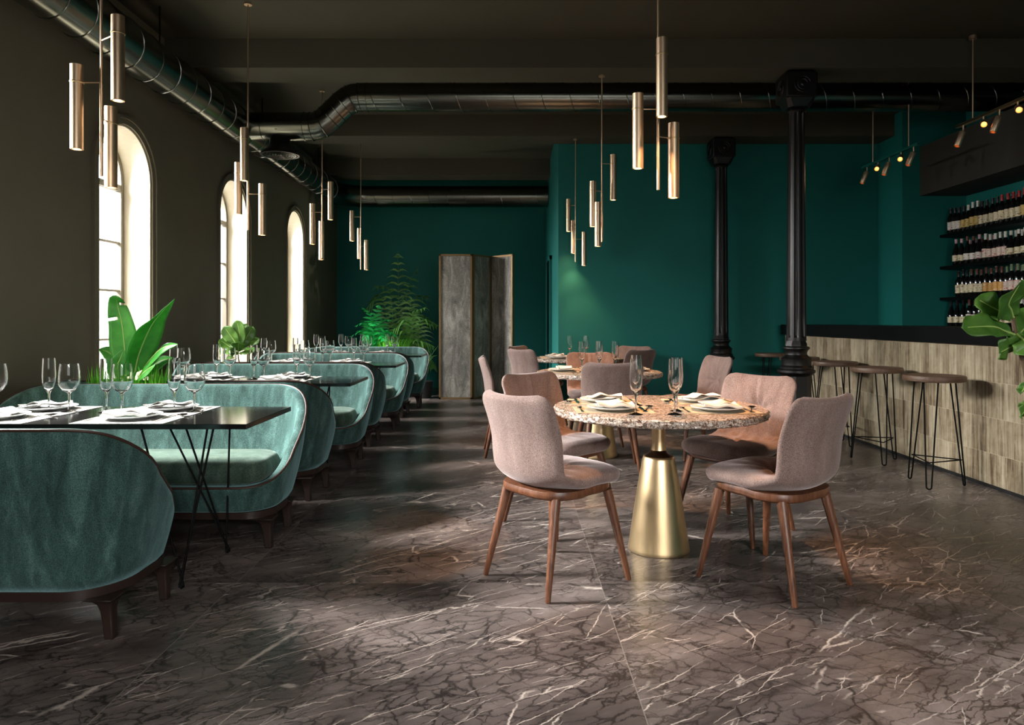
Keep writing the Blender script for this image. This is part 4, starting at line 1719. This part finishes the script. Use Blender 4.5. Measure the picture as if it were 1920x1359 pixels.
def grass_tuft(parent, mat, cx0, cx1, y, z0, n, h, seed, name='grass_tuft', spread=0.05):
    r_ = random.Random(seed)
    mb = MB()
    for k in range(n):
        x = r_.uniform(cx0, cx1)
        yy = y + r_.uniform(-0.05, 0.05)
        a = r_.uniform(0, 2 * PI)
        l = h * r_.uniform(0.6, 1.1)
        dx, dy = math.cos(a) * spread * r_.uniform(0.3, 1.4), math.sin(a) * spread * 0.6
        pts = [Vector((x, yy, z0)), Vector((x + dx * 0.3, yy + dy * 0.3, z0 + l * 0.55)), Vector((x + dx, yy + dy, z0 + l))]
        sd = Vector((-math.sin(a), math.cos(a), 0)) * 0.0035 + Vector((0.0025, 0, 0))
        vs = [pts[0] - sd, pts[0] + sd, pts[1] - sd * 0.9, pts[1] + sd * 0.9, pts[2]]
        mb.add(vs, [(0, 1, 3, 2), (2, 3, 4)])
    return mb.build(name, mat, parent, smooth=False)


grass_tuft(t, M['lime'], -0.2, 0.24, 0.0, 0.60, 460, 0.31, 4)


def fig_prof(s):
    return (0.35 + 0.65 * s ** 0.9) * math.sin(PI * min(1, 0.06 + s * 0.94) ** 1.1) ** 0.5 if s < 1 else 0.02


def fig_plant(base, label, scale, stems, pot_r, pot_h, mat, name='fiddle_leaf_fig', box=None, trunk=None):
    t = thing(name, label, 'plant', base)
    if box:
        MB().box(*box).build('planter', M['pot'], t, smooth=False, bevel=0.006)
    else:
        MB().lathe([(0.0, 0), (pot_r * 0.8, 0), (pot_r, pot_h * 0.9), (pot_r, pot_h), (pot_r * 0.9, pot_h), (pot_r * 0.88, pot_h - 0.03), (0, pot_h - 0.03)], 36, cap0=False, cap1=False).build('pot', M['pot'], t)
    if trunk:
        P, L = catmull(trunk, 14)
        MB().tube(P, [0.016 * scale - 0.008 * scale * i / 13 for i in range(14)], 8).build('trunk', M['stem'], t)
    for i, (a, m_, b, w_, wd) in enumerate(stems):
        path = [Vector(a), Vector(a).lerp(Vector(m_), 0.5) * 0.5 + (Vector(a).lerp(Vector(m_), 0.5)) * 0.5, Vector(m_), Vector(b)]
        add_leaf(t, mat, path, w_, wd, fold=0.18, prof=fig_prof, wave=0.010 * scale, wn=5, seed=i * 1.7, ns=20)
    return t


# small fiddle leaf fig between the second pair of sofas
PF = Vector((-2.46, 6.33, 0))


def q(u, v, dy=0.0, y=6.33):
    return at(u, v, y + dy) - PF


sm = [
    (q(446, 656), q(440, 640, -.03), q(420, 612, -.05), 0.085, (1, 0.2, 0.5)),
    (q(447, 655), q(450, 630, -.02), q(444, 600, -.03), 0.08, (1, 0.1, 0)),
    (q(448, 655), q(460, 636, 0.02), q(474, 612, 0.03), 0.085, (0.8, 0.3, 0.5)),
    (q(449, 658), q(466, 642, 0.04), q(487, 637, 0.03), 0.07, (0.2, 0.6, 0.8)),
    (q(445, 660), q(428, 648, 0.03), q(411, 636, 0.02), 0.075, (0.3, 0.6, 0.7)),
    (q(446, 662), q(432, 660, -.08), q(418, 662, -.12), 0.07, (0.1, 0.8, 0.5)),
    (q(449, 662), q(462, 656, -.08), q(478, 658, -.12), 0.07, (0.1, 0.8, 0.5)),
    (q(447, 658), q(447, 645, -.12), q(450, 640, -.2), 0.08, (1, 0, 0)),
    (q(447, 656), q(455, 622, 0.06), q(462, 606, 0.1), 0.06, (0.9, 0.1, 0.3)),
    (q(444, 672), q(430, 672, -.04), q(418, 680, -.06), 0.05, (0.1, 0.8, 0.5)),
]
fig_plant(tuple(PF), 'small leafy fiddle leaf plant behind the second banquette before the middle window', 0.6, sm, 0, 0, M['fig'],
          box=(-0.3, 0.3, -0.07, 0.07, 0, 0.66), trunk=[(0.03, 0, 0.65), (0.01, 0, 0.76), q(447, 672), q(447, 655)])

# large fiddle leaf fig entering on the right
PG = Vector((2.55, 2.98, 0))


def g(u, v, dy=0.0, y=2.85):
    return at(u, v, y + dy) - PG


lg = [
    (g(1899, 594), g(1892, 566, -.06), g(1916, 526, -.12), 0.12, (1, 0.3, 0.3)),
    (g(1897, 594), g(1868, 580, 0.0), g(1830, 559, 0.02), 0.075, (0.35, 0.3, 0.9)),
    (g(1905, 628), g(1860, 612, -.06), g(1802, 614, -.10), 0.068, (0.1, 0.55, 0.85)),
    (g(1900, 596), g(1850, 596, 0.08), g(1806, 608, 0.12), 0.055, (0.1, 0.9, 0.5)),
    (g(1910, 640), g(1895, 650, -.02), g(1872, 662, -.04), 0.07, (0.5, 0.5, -0.7)),
    (g(1906, 630), g(1925, 612, 0.05), g(1960, 590, 0.08), 0.10, (0.4, 0.4, 0.8)),
    (g(1905, 625), g(1922, 640, -.05), g(1945, 665, -.08), 0.08, (0.6, 0.3, 0.6)),
    (g(1925, 720), g(1922, 725, -.04), g(1914, 738, -.06), 0.03, (0.5, 0.5, 0.5)),
    (g(1935, 745), g(1925, 765, -.04), g(1912, 782, -.06), 0.045, (0.6, 0.3, 0.4)),
    (g(1985, 690), g(2010, 660, 0.04), g(2050, 640, 0.1), 0.10, (0.3, 0.6, 0.7)),
]
fig_plant(tuple(PG), 'large fiddle leaf fig with broad leaves reaching in at the right edge', 1.0, lg, 0.19, 0.42, M['fig'],
          trunk=[(0.0, 0, 0.40), (0.02, -0.02, 0.62), (0.0, -0.05, 0.78), g(1945, 735), g(1920, 680), g(1906, 640), g(1899, 596)])


def frond(parent, mat, base, mid, tip, nleaf, llen, width=0.010, droop=0.35, name='frond', seed=0, ang=0.9):
    r_ = random.Random(seed)
    P, L = catmull([base, Vector(base).lerp(Vector(mid), 0.55) + Vector((0, 0, 0.01)), mid, tip], 30)
    mb = MB()
    mb.tube(P, [0.005 - 0.0035 * i / 29 for i in range(30)], 5)
    for i in range(nleaf):
        s = 0.22 + 0.78 * i / (nleaf - 1)
        j = min(28, int(s * 29))
        p = P[j].lerp(P[min(29, j + 1)], s * 29 - j if s < 1 else 0)
        tn = (P[min(29, j + 1)] - P[max(0, j - 1)]).normalized()
        sd = tn.cross(Vector((0, 0, 1)))
        if sd.length < 0.15 or abs(tn.z) > 0.9:
            sd = tn.cross(Vector((0, 1, 0)))
        sd.normalize()
        up = sd.cross(tn).normalized()
        ll = llen * (math.sin(PI * min(1, 0.12 + 0.86 * s)) ** 0.7) * r_.uniform(0.88, 1.1)
        for sg in (-1, 1):
            d = (sd * sg + tn * ang + up * 0.12).normalized()
            pts = []
            for k in range(5):
                q_ = k / 4
                pts.append(p + d * (ll * q_) + Vector((0, 0, -droop * ll * q_ * q_)))
            wv = tn.cross(d).cross(d).normalized()
            vs = []
            for k, pp in enumerate(pts):
                ww = width * (math.sin(PI * (0.15 + 0.85 * k / 4)) if k < 4 else 0.02)
                vs += [pp - wv * ww, pp + wv * ww]
            mb.add(vs, [(2 * k, 2 * k + 1, 2 * k + 3, 2 * k + 2) for k in range(4)])
    return mb.build(name, mat, parent, smooth=False)


def palm(u, vbase, y, label, fr, mat, pot=0.17, name='potted_palm', stemtop=0.35, **kw):
    b = at(u, 600, y)
    base = Vector((b.x, y, 0))
    t = thing(name, label, 'plant', base)
    MB().lathe([(0, 0), (pot * 0.78, 0), (pot, 0.30), (pot, 0.33), (pot * 0.9, 0.33), (pot * 0.88, 0.30), (0, 0.30)], 32, cap0=False, cap1=False).build('pot', M['pot'], t)
    for i, f in enumerate(fr):
        (mu, mv, mdy), (tu, tv, tdy), n_, ll = f
        m_ = at(mu, mv, y + mdy) - base
        tp = at(tu, tv, y + tdy) - base
        kk = dict(kw)
        frond(t, mat, (rnd.uniform(-.03, .03), rnd.uniform(-.03, .03), 0.30), m_, tp, int(n_ * 0.72), ll * 1.2, seed=i, **kk)
    return t


palm(748, 700, 11.75, 'tallest palm with an upright feathered frond in the back corner', [
    ((747, 560, 0), (746, 470, -0.1), 22, 0.34), ((715, 555, -0.1), (684, 582, -0.25), 26, 0.30), ((730, 545, -.2), (700, 535, -.45), 22, 0.28),
    ((775, 560, 0), (806, 555, -0.1), 22, 0.30), ((785, 590, -0.1), (818, 612, -0.2), 20, 0.28), ((765, 540, 0.1), (785, 500, 0.2), 18, 0.26)], M['palm'], width=0.019, droop=0.8)
palm(775, 700, 11.25, 'spreading palm with arching fronds just left of the folding screen', [
    ((765, 600, -.1), (735, 620, -.2), 22, 0.28), ((775, 590, 0), (800, 575, -0.1), 24, 0.28), ((790, 600, 0), (822, 610, -.1), 22, 0.28),
    ((760, 620, -.1), (728, 660, -.15), 20, 0.26), ((785, 640, -.1), (815, 650, -.2), 20, 0.26), ((770, 575, 0.1), (752, 552, 0.1), 18, 0.26), ((790, 660, -.15), (812, 690, -.3), 18, 0.22)],
    M['palm'], width=0.017, droop=0.7)
palm(700, 700, 11.1, 'bright green feathery fern behind the farthest banquette', [
    ((690, 605, -.1), (664, 612, -.2), 20, 0.17), ((695, 595, -.1), (678, 575, -.2), 22, 0.17), ((705, 590, 0), (712, 570, 0), 22, 0.17), ((715, 605, 0), (735, 600, -.1), 20, 0.17),
    ((685, 620, -.1), (655, 632, -.2), 18, 0.15), ((710, 625, -.15), (722, 640, -.3), 18, 0.16), ((695, 625, -.15), (680, 640, -.3), 18, 0.16), ((722, 620, -.1), (745, 632, -.2), 18, 0.16),
    ((700, 610, -.2), (700, 610, -.4), 18, 0.16)],
    M['fern'], width=0.019, droop=0.35, name='potted_fern', ang=0.7)
b_ = at(735, 600, 10.95)
t = thing('grass_plant', 'lime green tufted grass plant at the foot of the palms', 'plant', (b_.x, 10.95, 0))
MB().lathe([(0, 0), (0.14, 0), (0.17, 0.40), (0.15, 0.40), (0, 0.38)], 28, cap0=False, cap1=False).build('pot', M['pot'], t)
grass_tuft(t, M['lime'], -0.14, 0.14, 0, 0.38, 340, 0.55, 9, name='grass_blades', spread=0.22)
up = MB().lathe([(0.0, 0.38), (0.03, 0.38), (0.03, 0.45), (0.026, 0.45), (0.024, 0.43)], 20, (0.0, -0.12, 0), cap0=False, cap1=False).build('uplight', M['blackmetal'], t)
MB().lathe([(0.001, 0.436), (0.024, 0.436)], 20, (0.0, -0.12, 0), cap0=False, cap1=False).build('bulb', M['bulb'], up)
l = bpy.data.lights.new('garden_uplight', 'SPOT')
l.energy = 32
l.color = (1.0, 0.93, 0.75)
l.spot_size = R(110)
l.spot_blend = 0.9
l.shadow_soft_size = 0.01
lo = bpy.data.objects.new('garden_uplight', l)
C.objects.link(lo)
lo.parent = t
lo.location = (0, -0.12, 0.46)
lo.rotation_euler = (R(168), 0, 0)
b_ = at(795, 600, 10.8)
t = thing('spiky_plant', 'dark spiky dracaena with arching narrow leaves low beside the folding screen', 'plant', (b_.x, 10.8, 0))
MB().lathe([(0, 0), (0.11, 0), (0.14, 0.26), (0.12, 0.26), (0, 0.24)], 28, cap0=False, cap1=False).build('pot', M['pot'], t)
r_ = random.Random(5)
for k in range(26):
    a = 2 * PI * k / 26 + r_.uniform(-.1, .1)
    l = r_.uniform(0.35, 0.6)
    ri = r_.uniform(0.12, 0.30)
    p0 = Vector((0, 0, 0.24))
    p1 = Vector((math.cos(a) * ri * 0.4, math.sin(a) * ri * 0.25, 0.24 + l * 0.75))
    p2 = Vector((math.cos(a) * ri, math.sin(a) * ri * 0.5, 0.24 + l * r_.uniform(0.75, 1.2)))
    mb, P = leaf([p0, p0.lerp(p1, 0.5), p1, p2], 0.011, (-math.sin(a), math.cos(a), 0.1), ns=10, nx=2, fold=0.3, prof=lambda s: 1 - s ** 2)
    mb.build('leaf', M['palm'], t, auto=0)
